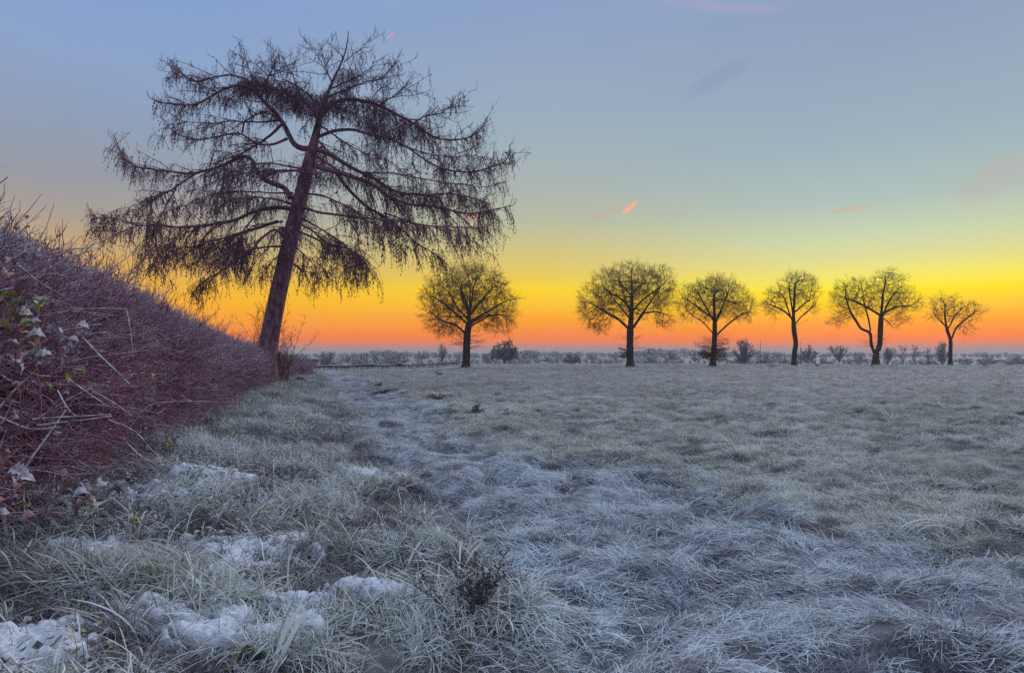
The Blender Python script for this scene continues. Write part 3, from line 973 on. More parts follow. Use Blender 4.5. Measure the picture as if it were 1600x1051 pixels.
LIMBS += [
    ([(472, 300), (500, 304), (530, 314), (565, 332), (600, 362), (622, 392)], 4, 1, -1.6, 1.2, 0.1, 0.55),
    ([(458, 385), (474, 396), (490, 412), (498, 438)], 3.5, 1, -1.0, 1.1, 0.0, 0.55),
    ([(450, 392), (436, 396), (420, 410), (408, 436)], 3.5, 1, 1.4, 1.1, 0.0, 0.55),
    ([(440, 345), (400, 350), (360, 366), (320, 392), (296, 420)], 4, 1, 2.4, 1.2, 0.0, 0.55),
    ([(455, 300), (420, 300), (380, 296), (340, 300), (300, 312), (262, 330)], 4, 1, 2.0, 1.1, 0.2, 0.55),
    ([(468, 262), (440, 256), (410, 250), (370, 262), (330, 282), (290, 300)], 4, 1, -2.2, 1.0, 0.3, 0.55),
    ([(430, 185), (400, 188), (360, 184), (320, 190), (285, 186), (262, 176)], 4, 1, -2.2, 0.9, 0.6, 0.55),
    ([(620, 222), (660, 236), (700, 242), (740, 240), (770, 246)], 3.5, 1, -2.0, 0.8, 0.6, 0.55),
    ([(560, 268), (610, 268), (660, 276), (710, 286), (750, 290), (785, 286)], 4, 1, 2.2, 1.1, 0.4, 0.55),
    ([(500, 195), (530, 215), (560, 232), (600, 246), (640, 268)], 4, 1, -1.8, 1.0, 0.4, 0.55),
    ([(600, 332), (650, 350), (700, 352), (745, 356), (775, 346)], 3.5, 1, 1.8, 1.1, 0.2, 0.55),
    ([(545, 345), (560, 370), (556, 400), (548, 440)], 3, 1, 1.2, 1.2, 0.0, 0.55),
    ([(330, 350), (290, 362), (262, 380), (246, 402)], 3, 1, -1.4, 1.2, 0.0, 0.55),
    ([(220, 350), (196, 358), (180, 362), (166, 352)], 2.5, 1, 1.0, 1.1, 0.1, 0.55),
]
# limbs that come towards the camera or run away from it (seen foreshortened): start on the trunk, direction, length
for (fy, az, ln, up_) in [(150, 80, 3.0, 0.3), (165, 255, 3.6, 0.2), (190, 290, 4.0, 0.1), (205, 100, 4.2, 0.1), (238, 65, 4.6, 0.0), (262, 235, 5.0, 0.0), (285, 300, 5.0, -0.05),
                          (300, 115, 5.2, -0.1), (318, 260, 4.8, -0.1), (335, 70, 4.6, -0.15), (350, 280, 4.2, -0.2), (385, 250, 3.0, -0.25), (400, 75, 3.0, -0.25)]:
    i = int(np.argmin(np.abs(tp[:, 2] - lpt(0, fy)[2])))
    d = np.array([math.cos(rad(az)), math.sin(rad(az)), up_])
    pts = [tp[i]]
    for k in range(7):
        d = unit(d + np.array([rnd(-.25, .25), rnd(-.15, .15), rnd(-.22, .16)]))
        pts.append(pts[-1] + d * ln / 7)
    LIMBS.append((pts, 7, 1.3, None, 1.0, 0.3, 0.9))

TW = {'hang': ([], [], []), 'up': ([], [], [])}      # positions, rotations, scales of the fine shoots


def hang_proto():
    """A pendulous larch shoot half a metre long: kinks outwards, then droops; with cones and spurs."""
    tb_ = Tubes()
    C_, R_ = [], []
    for q0 in range(random.choice((1, 2, 2))):
        n_ = 6
        d = unit([rnd(.1, .8), rnd(-.5, .5), rnd(-.5, .25)])
        pts = [np.zeros(3)]
        ln = .62 * rnd(.7, 1.2)
        for k in range(n_ - 1):
            d = unit(d + np.array([rnd(-.3, .3), rnd(-.3, .3), -0.55 + rnd(-.25, .25)]))
            pts.append(pts[-1] + d * ln / (n_ - 1))
        tb_.add(pts, np.linspace(.0062, .0034, n_), 3, random.random())
        for k in range(1, n_):
            if random.random() < .75:
                e = pts[k] + unit([rnd(-1, 1), rnd(-1, 1), rnd(-.5, .6)]) * rnd(.03, .12)
                tb_.add([pts[k], (pts[k] + e) * .5 + np.array([0, 0, .01]), e + np.array([0, 0, -.02])], [.006, .005, .003], 3, random.random())
            for _ in range(random.choice((0, 1, 1, 2))):
                q = pts[k] - (pts[k] - pts[k - 1]) * rnd(0, 1)
                C_.append(q + np.array([rnd(-.022, .022), rnd(-.022, .022), rnd(-.02, .01)]))
                R_.append(rnd(.011, .023))
    return proto('p', tb_.mesh('shoot', (0, 0, 0), False, octas(C_, R_) if C_ else None), M_LTWIG)


def up_proto():
    """A shoot that sweeps outwards and curls up, with claw-like spurs."""
    tb_ = Tubes()
    C_, R_ = [], []
    n_ = 6
    d = unit([rnd(.5, 1), rnd(-.5, .5), rnd(-.1, .4)])
    pts = [np.zeros(3)]
    for k in range(n_ - 1):
        d = unit(d + np.array([rnd(-.22, .22), rnd(-.22, .22), 0.34]))
        pts.append(pts[-1] + d * .55 / (n_ - 1))
    tb_.add(pts, np.linspace(.009, .004, n_), 3, random.random())
    for k in range(1, n_):
        for _ in range(random.choice((1, 1, 2))):
            d2 = unit([rnd(-1, 1), rnd(-1, 1), rnd(0, .9)])
            l2 = rnd(.05, .15)
            tb_.add([pts[k], pts[k] + d2 * l2 * .5, pts[k] + unit(d2 + np.array([0, 0, .5])) * l2], [.007, .006, .003], 3, random.random())
            if random.random() < .4:
                C_.append(pts[k] + d2 * .03)
                R_.append(rnd(.010, .02))
    return proto('p', tb_.mesh('shoot', (0, 0, 0), False, octas(C_, R_) if C_ else None), M_LTWIG)


def _tw(kind, p, ln, drift):
    a, b, c = TW[kind]
    a.append(np.array(p) - np.array(LO))
    az = math.atan2(drift[1], drift[0]) + random.gauss(0, 1.1) if abs(drift[0]) + abs(drift[1]) > 1e-6 else rnd(0, 6.28)
    b.append((rnd(-.18, .18), rnd(-.18, .18), az))
    k = ln / .58
    w = .55 + .45 * k
    c.append((w, w, k))


def hang_twig(p, ln, r0, drift):
    _tw('hang', p, ln, drift)


def up_shoot(p, ln, r0, drift):
    _tw('up', p, ln, drift)


for (pp, w0, w1, dep, hang, up_, dens) in LIMBS:
    if dep is not None:
        L_ = len(pp)
        i0 = int(np.argmin([abs(q[1] - pp[0][1]) for q in trunk_px]))
        pts = [lpt(px, py, dep * 2.2 * math.sin(k / (L_ - 1) * 1.5) * (0.4 + 0.6 * k / (L_ - 1))) for k, (px, py) in enumerate(pp)]
    else:
        pts = pp
    P_, u_, len_ = resample(pts, 0.22)
    wob = np.stack([np.array([noise2(np.array([q * 9.0 + w0]), np.array([k * 3.1 + w1]), 55)[0] for q in u_]) for k in range(3)], 1) * 0.14
    wob[0] = 0
    P_ = P_ + wob * np.minimum(1, u_ * 4)[:, None]
    R_ = 0.82 * (w0 + (w1 - w0) * u_ ** 0.6) / F_PX * LD * 0.5
    lt = Tubes()
    lt.add(P_, R_, 7, random.random())
    out = unit(P_[-1] - P_[0])
    # side branches
    ns = int(len_ / 0.27 * (0.7 + 0.3 * dens)) + 2
    for _ in range(ns):
        f = rnd(0.2, 1) ** 0.85 * 0.98
        k = min(int(f * (len(P_) - 1)), len(P_) - 2)
        tg = unit(P_[k + 1] - P_[k])
        sd = unit(np.cross(tg, [0, 0, 1]) + np.array([0, 0, rnd(-.35, .35 * up_)])) * random.choice((-1, 1))
        d = unit(tg * rnd(.35, 1.0) + sd * rnd(.5, 1.0) + np.array([rnd(-.2, .2), 0, rnd(-.45, .30) + 0.15 * up_]))
        ln = rnd(0.7, 3.1) * (1.08 - 0.60 * f)
        n2 = 6
        sp = [P_[k]]
        for _k in range(n2 - 1):
            d = unit(d + np.array([rnd(-.26, .26), rnd(-.26, .26), rnd(-.26, .20) + 0.07 * up_ - 0.09 * hang]))
            sp.append(sp[-1] + d * ln / (n2 - 1))
        r0 = min(R_[k] * 0.55, 0.034)
        lt.add(sp, np.linspace(r0, 0.008, n2), 4, random.random())
        nt = int(ln * 5.5 * (0.6 + 0.4 * dens))
        for _k in range(nt):
            g_ = rnd(0.1, 1.0) * (n2 - 1)
            q0 = min(int(g_), n2 - 2)
            q = sp[q0] + (sp[q0 + 1] - sp[q0]) * (g_ - q0)
            if random.random() < 0.30 + 0.35 * up_:
                up_shoot(q, rnd(.18, .50), 0.0095, out * 0.4)
            else:
                hang_twig(q, rnd(.3, .7) + 0.8 * max(0, hang - .3) * random.random() ** 1.5, 0.0095, out * 0.2)
    # twigs straight on the limb
    for _ in range(int(len_ * 4.5 * dens)):
        f = rnd(0.22, 1.0)
        k = min(int(f * (len(P_) - 1)), len(P_) - 1)
        if random.random() < 0.35 * up_ + 0.12:
            up_shoot(P_[k], rnd(.3, .85), 0.011, out * 0.35)
        else:
            hang_twig(P_[k], rnd(.3, .8) + 0.8 * hang * random.random() ** 2.2, 0.0105, out * 0.12)
    for _ in range(3):
        up_shoot(P_[-1], rnd(.25, .5), 0.010, out)
    link('branch', lt.mesh('branch', LO), M_LARCH if w0 >= 6 else M_LTWIG, larch)

# thick tangles of spurs that read as dark masses in the crown
for (px, py, rx, ry, n_) in [(392, 130, 28, 14, 560), (440, 150, 28, 20, 560), (478, 158, 30, 18, 620), (525, 152, 30, 20, 640), (536, 118, 16, 18, 260), (572, 172, 32, 26, 640),
                             (602, 190, 34, 24, 600), (588, 214, 24, 26, 420), (640, 200, 28, 18, 380), (640, 300, 34, 16, 260), (690, 306, 40, 16, 260), (408, 330, 20, 16, 170),
                             (425, 316, 20, 14, 150), (340, 268, 26, 10, 120), (350, 150, 26, 12, 170), (735, 318, 28, 12, 120), (560, 320, 26, 16, 110)]:
    for _ in range(int(n_ * .75)):
        a, r = rnd(0, 6.283), math.sqrt(random.random())
        q = lpt(px + rx * r * math.cos(a), py + ry * r * math.sin(a), random.gauss(0, 0.8))
        if random.random() < 0.35:
            up_shoot(q, rnd(.15, .40), 0.010, np.zeros(3))
        else:
            hang_twig(q, rnd(.2, .6), 0.0105, np.zeros(3))
for kind, fn in (('hang', hang_proto), ('up', up_proto)):
    a, b, c = TW[kind]
    scatter('twigs', [fn() for _ in range(14)], np.array(a), np.array(b), np.array(c), RNG.integers(0, 14, len(a)), larch)

# bare shrub around the larch's foot
sh = Tubes()
shb = lpt(428, 588, 1.2)
for _ in range(46):
    a = rnd(0, 6.28)
    p = np.array([shb[0] + rnd(-1.0, 0.9), shb[1] + rnd(-.4, .6), gz(shb[0], shb[1])])
    d = unit([rnd(-.30, .30), rnd(-.3, .3), 1])
    ln = rnd(1.6, 4.3)
    sp = [p]
    for k in range(8):
        d = unit(d + np.array([rnd(-.22, .22), rnd(-.2, .2), rnd(-.06, .08)]))
        sp.append(sp[-1] + d * ln / 8)
    sh.add(sp, np.linspace(0.016, 0.005, 9), 4, random.random())
    for k in range(2, 9):
        for _q in range(3):
            d2 = unit(d * 0.4 + np.array([rnd(-1, 1), rnd(-1, 1), rnd(-.1, .7)]))
            l2 = rnd(.15, .55)
            e = sp[k] + d2 * l2
            sh.add([sp[k], sp[k] + d2 * l2 * .5 + np.array([0, 0, .02]), e], [0.006, 0.005, 0.003], 3, random.random())
            for _z in range(2):
                sh.add([e - d2 * l2 * .4, e - d2 * l2 * .2 + np.array([rnd(-.08, .08), rnd(-.08, .08), rnd(-.02, .1)])], [0.004, 0.003], 3, random.random())
so = empty('bare_shrub', (shb[0], shb[1], gz(shb[0], shb[1])), 'thin bare brown shrub standing around the foot of the leaning larch', 'shrub')
link('twigs', sh.mesh('twigs', so.location), M_SPROUT, so, kind='stuff')


# ================================================================== field trees by space colonization
def colonize(stems, attract, step=0.45, di=4.0, dk=0.8, iters=160):
    """stems: list of polylines; the first starts at the root, later ones start on an earlier one."""
    pos, par, ntr = [], [], 0
    for st_ in stems:
        P_, _, _ = resample(st_, step)
        start = -1
        if pos:
            start = int(np.argmin(np.linalg.norm(np.array(pos) - P_[0], axis=1)))
            P_ = P_[1:]
        for q in P_:
            pos.append(q)
            par.append(start)
            start = len(pos) - 1
    ntr = len(pos)
    A = np.array(attract, float)
    best_d = np.full(len(A), 1e9)
    best_i = np.zeros(len(A), int)

    def upd(i0):
        nonlocal best_d, best_i
        B = np.array(pos[i0:])
        D = np.linalg.norm(A[:, None] - B[None], axis=2)
        k = D.argmin(1)
        d = D[np.arange(len(A)), k]
        m_ = d < best_d
        best_d[m_] = d[m_]
        best_i[m_] = k[m_] + i0
    upd(0)
    nk = {}
    for it in range(iters):
        act = best_d < di
        if not act.any():
            di *= 1.5
            if di > 40:
                break
            continue
        idx = best_i[act]
        PP = np.array(pos)
        v = A[act] - PP[idx]
        v /= np.linalg.norm(v, axis=1, keepdims=True)
        acc = np.zeros_like(PP)
        np.add.at(acc, idx, v)
        grow = np.unique(idx)
        i0 = len(pos)
        for g_ in grow:
            nk[g_] = nk.get(g_, 0) + 1
            if nk[g_] > 3:
                continue
            d = acc[g_]
            nrm = np.linalg.norm(d)
            if nrm < 0.05:
                d = np.array([rnd(-1, 1), rnd(-1, 1), rnd(0, 1)])
            d = unit(unit(d) + np.array([rnd(-.22, .22), rnd(-.22, .22), rnd(-.18, .24)]))
            pos.append(PP[g_] + d * step)
            par.append(int(g_))
        if len(pos) > 7000 or len(pos) == i0:
            break
        upd(i0)
        keep = best_d > dk
        A, best_d, best_i = A[keep], best_d[keep], best_i[keep]
        if len(A) < 3:
            break
    return np.array(pos), np.array(par), ntr


def crown_points(blobs, to3, n_, depth=0.9):
    tot = sum(b[2] * b[3] for b in blobs)
    out = []
    for (cx, cy, rx, ry) in blobs:
        for _ in range(max(6, int(n_ * rx * ry / tot))):
            v = unit([random.gauss(0, 1) for _ in range(3)]) * random.random() ** 0.42
            out.append(to3(cx + v[0] * rx, cy + v[2] * ry, v[1] * rx * depth))
    return out


def oak_spray():
    """A metre-long bunch of fine oak twigs pointing up its own axis."""
    tb_ = Tubes()
    d = unit([rnd(-.3, .3), rnd(-.3, .3), 1])
    pts = [np.zeros(3)]
    for k in range(5):
        d = unit(d + np.array([rnd(-.35, .35), rnd(-.35, .35), rnd(-.1, .1)]))
        pts.append(pts[-1] + d * .2)
    tb_.add(pts, np.linspace(.012, .006, 6), 3, random.random())
    for k in range(1, 6):
        for _ in range(2):
            d2 = unit(d * .8 + np.array([rnd(-1, 1), rnd(-1, 1), rnd(-.2, .5)]))
            l2 = rnd(.2, .5)
            m_ = pts[k] + d2 * l2 * .5
            e = m_ + unit(d2 + np.array([rnd(-.4, .4), rnd(-.4, .4), rnd(-.2, .4)])) * l2 * .5
            tb_.add([pts[k], m_, e], [.008, .0065, .0045], 3, random.random())
            for q in (m_, e):
                d3 = unit(d2 + np.array([rnd(-.9, .9), rnd(-.9, .9), rnd(-.6, .8)]))
                tb_.add([q, q + d3 * rnd(.08, .22)], [.006, .004], 3, random.random())
    return proto('p', tb_.mesh('spray', (0, 0, 0), False), M_OTWIG)


OAK_SPRAYS = [oak_spray() for _ in range(10)]


def field_tree(name, label, dist, base, stems, width, blobs, n_att, group, twigs=3, tw_len=(0.35, 1.3), trunk_r=None, mats=(M_OAK, M_OTWIG)):
    sc_ = dist / F_PX
    x0, y0 = (base[0] - 800) * sc_, dist
    z0 = gz(x0, y0)
    zb = CAM_Z + (HORIZON - base[1]) * sc_
    dz = z0 - zb                                   # stand it on the actual ground

    def to3(px, py, d=0.0):
        return np.array([(px - 800) * sc_, dist + d * sc_, CAM_Z + (HORIZON - py) * sc_ + dz])
    S = [[to3(*p) for p in s_] for s_ in stems]
    S[0][0] = S[0][0] - np.array([0, 0, 0.25])
    # more limbs rising from the fork into every lobe of the crown
    T0 = np.array(S[0])
    for (cx, cy, rx, ry_) in blobs:
        for _ in range(max(1, int(rx * ry_ / 620))):
            f = rnd(.5, .9) * (len(T0) - 1)
            i = min(int(f), len(T0) - 2)
            a0 = T0[i] + (T0[i + 1] - T0[i]) * (f - i)
            v = unit([random.gauss(0, 1), random.gauss(0, 1), abs(random.gauss(0, .8))]) * rnd(.5, .8)
            e0 = to3(cx + v[0] * rx, cy - v[2] * ry_, v[1] * rx * .9)
            if e0[2] < a0[2] - 0.5:
                continue
            m1 = a0 + (e0 - a0) * .38 + np.array([rnd(-.2, .2), rnd(-.2, .2), rnd(-.1, .5)])
            m2 = a0 + (e0 - a0) * .72 + np.array([rnd(-.4, .4), rnd(-.4, .4), rnd(-.1, .6)])
            S.append([a0, m1, m2, e0])
    pos, par, ntr = colonize(S, crown_points(blobs, to3, int(n_att * 2.0)), 0.34 * dist / 100 + 0.03, 4.5, 0.50 * dist / 100)
    n_ = len(pos)
    kids = [[] for _ in range(n_)]
    for i, p_ in enumerate(par):
        if p_ >= 0:
            kids[p_].append(i)
    R = np.zeros(n_)
    ex = 2.25
    order = list(range(n_))[::-1]
    acc = np.zeros(n_)
    cnt = np.ones(n_)
    for i in order:
        R[i] = max(0.016, acc[i] ** (1 / ex) if acc[i] > 0 else 0.016)
        if par[i] >= 0:
            acc[par[i]] += R[i] ** ex
            cnt[par[i]] += cnt[i]
    tr = width * sc_ * 0.42
    R = np.maximum(0.017, tr * np.clip(R / R[0], 0, 1) ** 1.18)
    t_ = empty(name, (x0, y0, z0), label, 'tree', group)
    origin = (x0, y0, z0)
    # chains
    trunk_t, twig_tb = Tubes(), Tubes()
    branches = []

    def chain(i, first, bag):
        stack = [(i, first)]
        while stack:
            i, pr = stack.pop()
            pl, rl = ([pos[pr]], [min(R[pr], R[i] * 1.25)]) if pr >= 0 else ([], [])
            while True:
                pl.append(pos[i])
                rl.append(R[i])
                ks = kids[i]
                if not ks:
                    break
                m_ = max(ks, key=lambda q: (R[q] + (0.001 if q < ntr else 0)))
                for q in ks:
                    if q != m_:
                        stack.append((q, i))
                i = m_
            if len(pl) > 1:
                bag.add(pl, rl, 6 if max(rl) > 0.08 else 4 if max(rl) > 0.035 else 3, random.random())

    # the trunk itself: follow the traced first stem, then its thickest continuation
    i, pl, rl, on = 0, [], [], []
    while True:
        pl.append(pos[i])
        rl.append(R[i])
        on.append(i)
        ks = kids[i]
        if not ks or (i >= ntr and R[i] < 0.10 * 1.0):
            break
        i = max(ks, key=lambda q: R[q] + (10 if q < ntr and par[q] == q - 1 else 0))
    rl = np.array(rl)
    hgt = np.array([q[2] - z0 for q in pl])
    rl = rl * (1 + 0.7 * np.exp(-np.maximum(hgt, 0) / (0.35 + 0.02 * dist / 10)))
    rl = rl * (1 + 0.10 * noise2(np.arange(len(rl)) * 0.6, np.zeros(len(rl)), 17))
    trunk_t.add(np.array(pl), rl, 9)
    link('trunk', trunk_t.mesh('trunk', origin), mats[0], t_)
    onset = set(on)
    rest = Tubes()
    for i in on:
        for q in kids[i]:
            if q in onset:
                continue
            if cnt[q] > max(20, n_ * 0.022):
                b_ = Tubes()
                chain(q, i, b_)
                link('branch', b_.mesh('branch', origin), mats[0], t_)
            else:
                chain(q, i, twig_tb)
    # fine twigs on every thin node
    tp_, tr_, ts_ = [], [], []
    for i in range(ntr, n_):
        if R[i] > 0.05:
            continue
        tip = not kids[i]
        d0 = unit(pos[i] - pos[par[i]])
        outw = unit(pos[i] - np.array([x0, y0, z0 + (pos[:, 2].max() - z0) * 0.45]))
        for _ in range(twigs if tip else max(1, twigs // 3)):
            d = unit(d0 * 0.55 + outw * 0.4 + np.array([rnd(-.75, .75), rnd(-.75, .75), rnd(-.5, .75)]))
            tp_.append(pos[i] - np.array(origin))
            tr_.append((0, math.acos(max(-1, min(1, d[2]))), math.atan2(d[1], d[0])))
            k = rnd(*tw_len) * (1.0 if tip else 0.8)
            ts_.append((k, k, k))
    link('thin_branches', twig_tb.mesh('thin_branches', origin, False), mats[1], t_, kind='stuff')
    scatter('twigs', OAK_SPRAYS, tp_, tr_, ts_, RNG.integers(0, len(OAK_SPRAYS), len(tp_)), t_)
    return t_, to3


def sprouts(tree, to3, px, py, rx, ry, n_, mat, leaves=0):
    """Thin epicormic shoots sticking out of a trunk, some with dead leaves still on."""
    tb_ = Tubes()
    lv, lr = [], []
    o = np.array(tree.location)
    for _ in range(n_):
        sy = rnd(-1, 1)
        p = to3(px + rnd(-2, 2), py + sy * ry, rnd(-3, 3))
        sgn = random.choice((-1, 1))
        d = unit([sgn, rnd(-.8, .8), rnd(-.15, .45)])
        ln = rnd(.45, 1.0) * (to3(px + rx, py)[0] - to3(px, py)[0])
        pl = [p]
        for k in range(4):
            d = unit(d + np.array([rnd(-.2, .2), rnd(-.2, .2), rnd(-.1, .12)]))
            pl.append(pl[-1] + d * ln / 4)
            for _q in range(2):
                d2 = unit(d + np.array([rnd(-.7, .7), rnd(-.7, .7), rnd(-.5, .6)]))
                tb_.add([pl[-1], pl[-1] + d2 * ln * rnd(.12, .3)], [0.010, 0.005], 3, random.random())
            for _q in range(leaves):
                lv.append(pl[-1] + np.array([rnd(-.25, .25), rnd(-.25, .25), rnd(-.2, .2)]))
                lr.append(rnd(.05, .11))
        tb_.add(pl, np.linspace(0.018, 0.007, 5), 3, random.random())
    ex = octas(np.array(lv), np.array(lr), 0.5) if lv else None
    link('sprouts', tb_.mesh('sprouts', o, False, ex), mat, tree, kind='stuff')


TG = 'bare trees standing in a line across the field'
t1, f1 = field_tree('oak_tree', 'round bare oak with ivy-swollen trunk on a dark mound, nearest the larch', 85, (728, 577),
                    [[(728, 577), (729, 550), (730, 522), (733, 505), (734, 470), (734, 440)], [(730, 524), (712, 508), (690, 502), (672, 488)], [(733, 503), (712, 478), (700, 455)],
                     [(733, 508), (757, 494), (780, 492)], [(733, 495), (752, 470), (770, 450)]],
                    13.5, [(735, 462, 58, 48), (697, 502, 36, 20), (775, 497, 30, 24), (684, 468, 28, 30), (785, 470, 20, 24)], 1500, TG)
sprouts(t1, f1, 729, 534, 34, 14, 40, M_SPROUT)
t2, f2 = field_tree('oak_tree', 'broadest dome-crowned bare oak with a thick forked trunk, left of the flat-topped tree', 100, (985, 574),
                    [[(985, 574), (984, 545), (985, 513), (987, 490), (988, 455), (987, 430)], [(984, 516), (968, 500), (945, 487), (925, 475)], [(987, 516), (998, 500), (1018, 470), (1035, 445)],
                     [(986, 500), (965, 475), (948, 452)], [(986, 492), (975, 460), (970, 440)], [(1004, 490), (1025, 487), (1042, 492)]],
                    12.5, [(982, 458, 62, 46), (933, 478, 30, 32), (1030, 455, 26, 42), (940, 505, 20, 14), (1036, 498, 16, 18)], 1750, TG)
sprouts(t2, f2, 983, 540, 26, 12, 22, M_SPROUT)
sprouts(t2, f2, 978, 553, 12, 8, 30, M_OTWIG, 3)
t3, f3 = field_tree('oak_tree', 'flat-topped bare oak with brown leafy shoots around its lower trunk', 107, (1113, 573),
                    [[(1113, 573), (1115, 550), (1117, 523), (1117, 500), (1116, 470), (1118, 450)], [(1116, 524), (1100, 505), (1080, 492)], [(1118, 526), (1135, 510), (1155, 494), (1172, 488)],
                     [(1117, 505), (1103, 480), (1092, 460)], [(1118, 502), (1130, 478), (1140, 456)]],
                    9.5, [(1118, 470, 54, 34), (1080, 476, 22, 28), (1158, 484, 24, 20), (1118, 448, 34, 14)], 1250, TG)
sprouts(t3, f3, 1115, 535, 27, 9, 46, M_SPROUT)
sprouts(t3, f3, 1113, 553, 28, 11, 90, M_OTWIG, 4)
t4, f4 = field_tree('oak_tree', 'slender bare tree with a wavy trunk and one long left limb, third from the right', 114, (1240, 572),
                    [[(1240, 572), (1241, 552), (1244, 538), (1241, 520), (1240, 500), (1242, 470), (1243, 445)], [(1239, 500), (1228, 488), (1212, 480), (1200, 476)], [(1241, 512), (1252, 506), (1264, 500)],
                     [(1242, 490), (1254, 478), (1266, 470)]],
                    8.5, [(1248, 455, 31, 28), (1211, 478, 19, 18), (1265, 478, 14, 14), (1212, 462, 14, 10)], 800, TG)
t5, f5 = field_tree('oak_tree', 'bare tree forking low into two bent trunks, widest of the three on the right', 122, (1368, 571),
                    [[(1368, 571), (1368, 556), (1375, 540), (1376, 515), (1378, 490), (1381, 460), (1386, 438)], [(1368, 556), (1361, 540), (1361, 520), (1345, 515), (1340, 505), (1330, 490), (1322, 465)],
                     [(1361, 520), (1358, 500), (1350, 470)], [(1378, 492), (1400, 480), (1425, 478)], [(1378, 496), (1390, 505), (1396, 514)]],
                    11.0, [(1334, 468, 34, 32), (1388, 462, 34, 36), (1420, 476, 22, 14), (1390, 434, 18, 14), (1312, 500, 16, 12), (1404, 500, 18, 12)], 1350, TG)
sprouts(t5, f5, 1366, 535, 26, 8, 22, M_SPROUT)
t6, f6 = field_tree('oak_tree', 'smallest bare field tree with a forked trunk, rightmost in the line', 131, (1484, 570),
                    [[(1484, 570), (1485, 545), (1486, 532), (1480, 515), (1477, 495), (1478, 475)], [(1486, 532), (1494, 512), (1508, 500), (1522, 490)], [(1478, 510), (1466, 498), (1460, 490)]],
                    6.5, [(1478, 482, 24, 22), (1514, 486, 20, 17), (1463, 492, 12, 12), (1508, 510, 14, 9)], 560, TG)

# dark mounds at the feet of the nearest two trees
for (tpx, tpy, d_, w_, lab) in [(730, 577, 85, 2.9, 'low dark earth mound around the foot of the ivy-swollen oak'), (990, 574, 100, 1.7, 'low dark earth mound around the foot of the broadest oak')]:
    x0, y0 = (tpx - 800) / F_PX * d_, d_
    u, v = np.meshgrid(np.linspace(-1, 1, 26), np.linspace(-1, 1, 26))
    d2 = np.sqrt(u * u + v * v)
    h_ = height(x0 + u * w_, y0 + v * w_) + 0.42 * np.clip(1 - d2, -0.15, 1) ** 1.0 + 0.14 * fbm(u * 4, v * 4, 61, 3) * (d2 < 0.95) - 0.10
    V = np.stack([u * w_, v * w_, h_ - gz(x0, y0)], -1).reshape(-1, 3)
    i2, k2 = np.meshgrid(np.arange(25), np.arange(25), indexing='ij')
    q = np.stack([i2 * 26 + k2, i2 * 26 + k2 + 1, (i2 + 1) * 26 + k2 + 1, (i2 + 1) * 26 + k2], -1).reshape(-1, 4)
    o = link('earth_mound', mk_mesh('earth_mound', V, q, None, True), M_VGROUND, None, label=lab, category='mound')
    o.location = (x0, y0, gz(x0, y0))

# ================================================================== the hedge on the left
HS = np.array([-3.0, 6.4, 7.9, 10.5, 15.8, 31.0, 40.0, 47.0, 56.0, 61.0])
HT = np.array([-3.1, -3.05, -3.05, -3.05, -3.05, -3.0, -2.85, -2.3, -1.0, -0.4])
HH = np.array([2.85, 2.68, 2.58, 2.48, 2.34, 1.96, 1.62, 1.40, 1.22, 0.9])
HW = np.array([1.0, 1.0, 1.0, 0.98, 0.95, 0.9, 0.9, 0.9, 0.9, 0.6])


def hedge_surf(s, u):
    """Point on the hedge's face: u 0..1 foot to top on the near side, 1..1.6 over to the far side. Returns t, z, nt, nz."""
    c = np.interp(s, HS, HT)
    h = np.interp(s, HS, HH)
    w = np.interp(s, HS, HW)
    x, y = xy(s, c)
    z0 = height(x, y)
    bump = 0.96 + 0.30 * fbm(s * 0.7, u * 2.4, 101, 3)
    hb = h + 0.20 * fbm(s * 0.6, 0 * s, 103, 3)
    th = np.where(u <= 1, 0.12 + 1.0 * u, 1.12 + (u - 1) * 2.2)        # angle round the section
    ct = np.cos(th * 1.38)
    t = c + w * bump * np.sign(ct) * np.abs(ct) ** 0.45
    zz = np.clip(np.sin(th * 1.38), 0, 1) ** 0.8
    z = z0 + (hb - z0) * np.where(u <= 1, 0.04 + 0.96 * np.sin(np.clip(u, 0, 1) * math.pi / 2) ** 0.85, zz)
    return t, z, np.cos(th * 1.38), np.sin(th * 1.38)


hx0, hy0 = xy(8.0, -3.0)
HORG = (hx0, hy0, gz(hx0, hy0))
hedge = empty('hedge', HORG, 'tall purple frosted hedge of bare twigs running along the left edge of the field', 'hedge')
# dark woody inside of the hedge
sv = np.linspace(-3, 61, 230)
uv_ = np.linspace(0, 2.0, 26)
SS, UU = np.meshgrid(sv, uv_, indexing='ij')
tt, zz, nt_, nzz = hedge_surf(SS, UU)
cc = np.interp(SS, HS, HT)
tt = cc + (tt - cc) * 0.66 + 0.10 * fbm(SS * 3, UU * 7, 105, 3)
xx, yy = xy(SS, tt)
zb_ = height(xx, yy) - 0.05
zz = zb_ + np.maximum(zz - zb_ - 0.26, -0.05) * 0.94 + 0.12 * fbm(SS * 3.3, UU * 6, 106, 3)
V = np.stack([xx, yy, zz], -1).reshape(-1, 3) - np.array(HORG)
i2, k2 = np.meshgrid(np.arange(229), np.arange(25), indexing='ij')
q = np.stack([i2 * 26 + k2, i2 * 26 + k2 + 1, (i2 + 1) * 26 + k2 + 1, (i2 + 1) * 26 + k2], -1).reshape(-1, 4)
link('hedge_core', mk_mesh('hedge_core', V, q, None, True), M_HCORE, hedge)


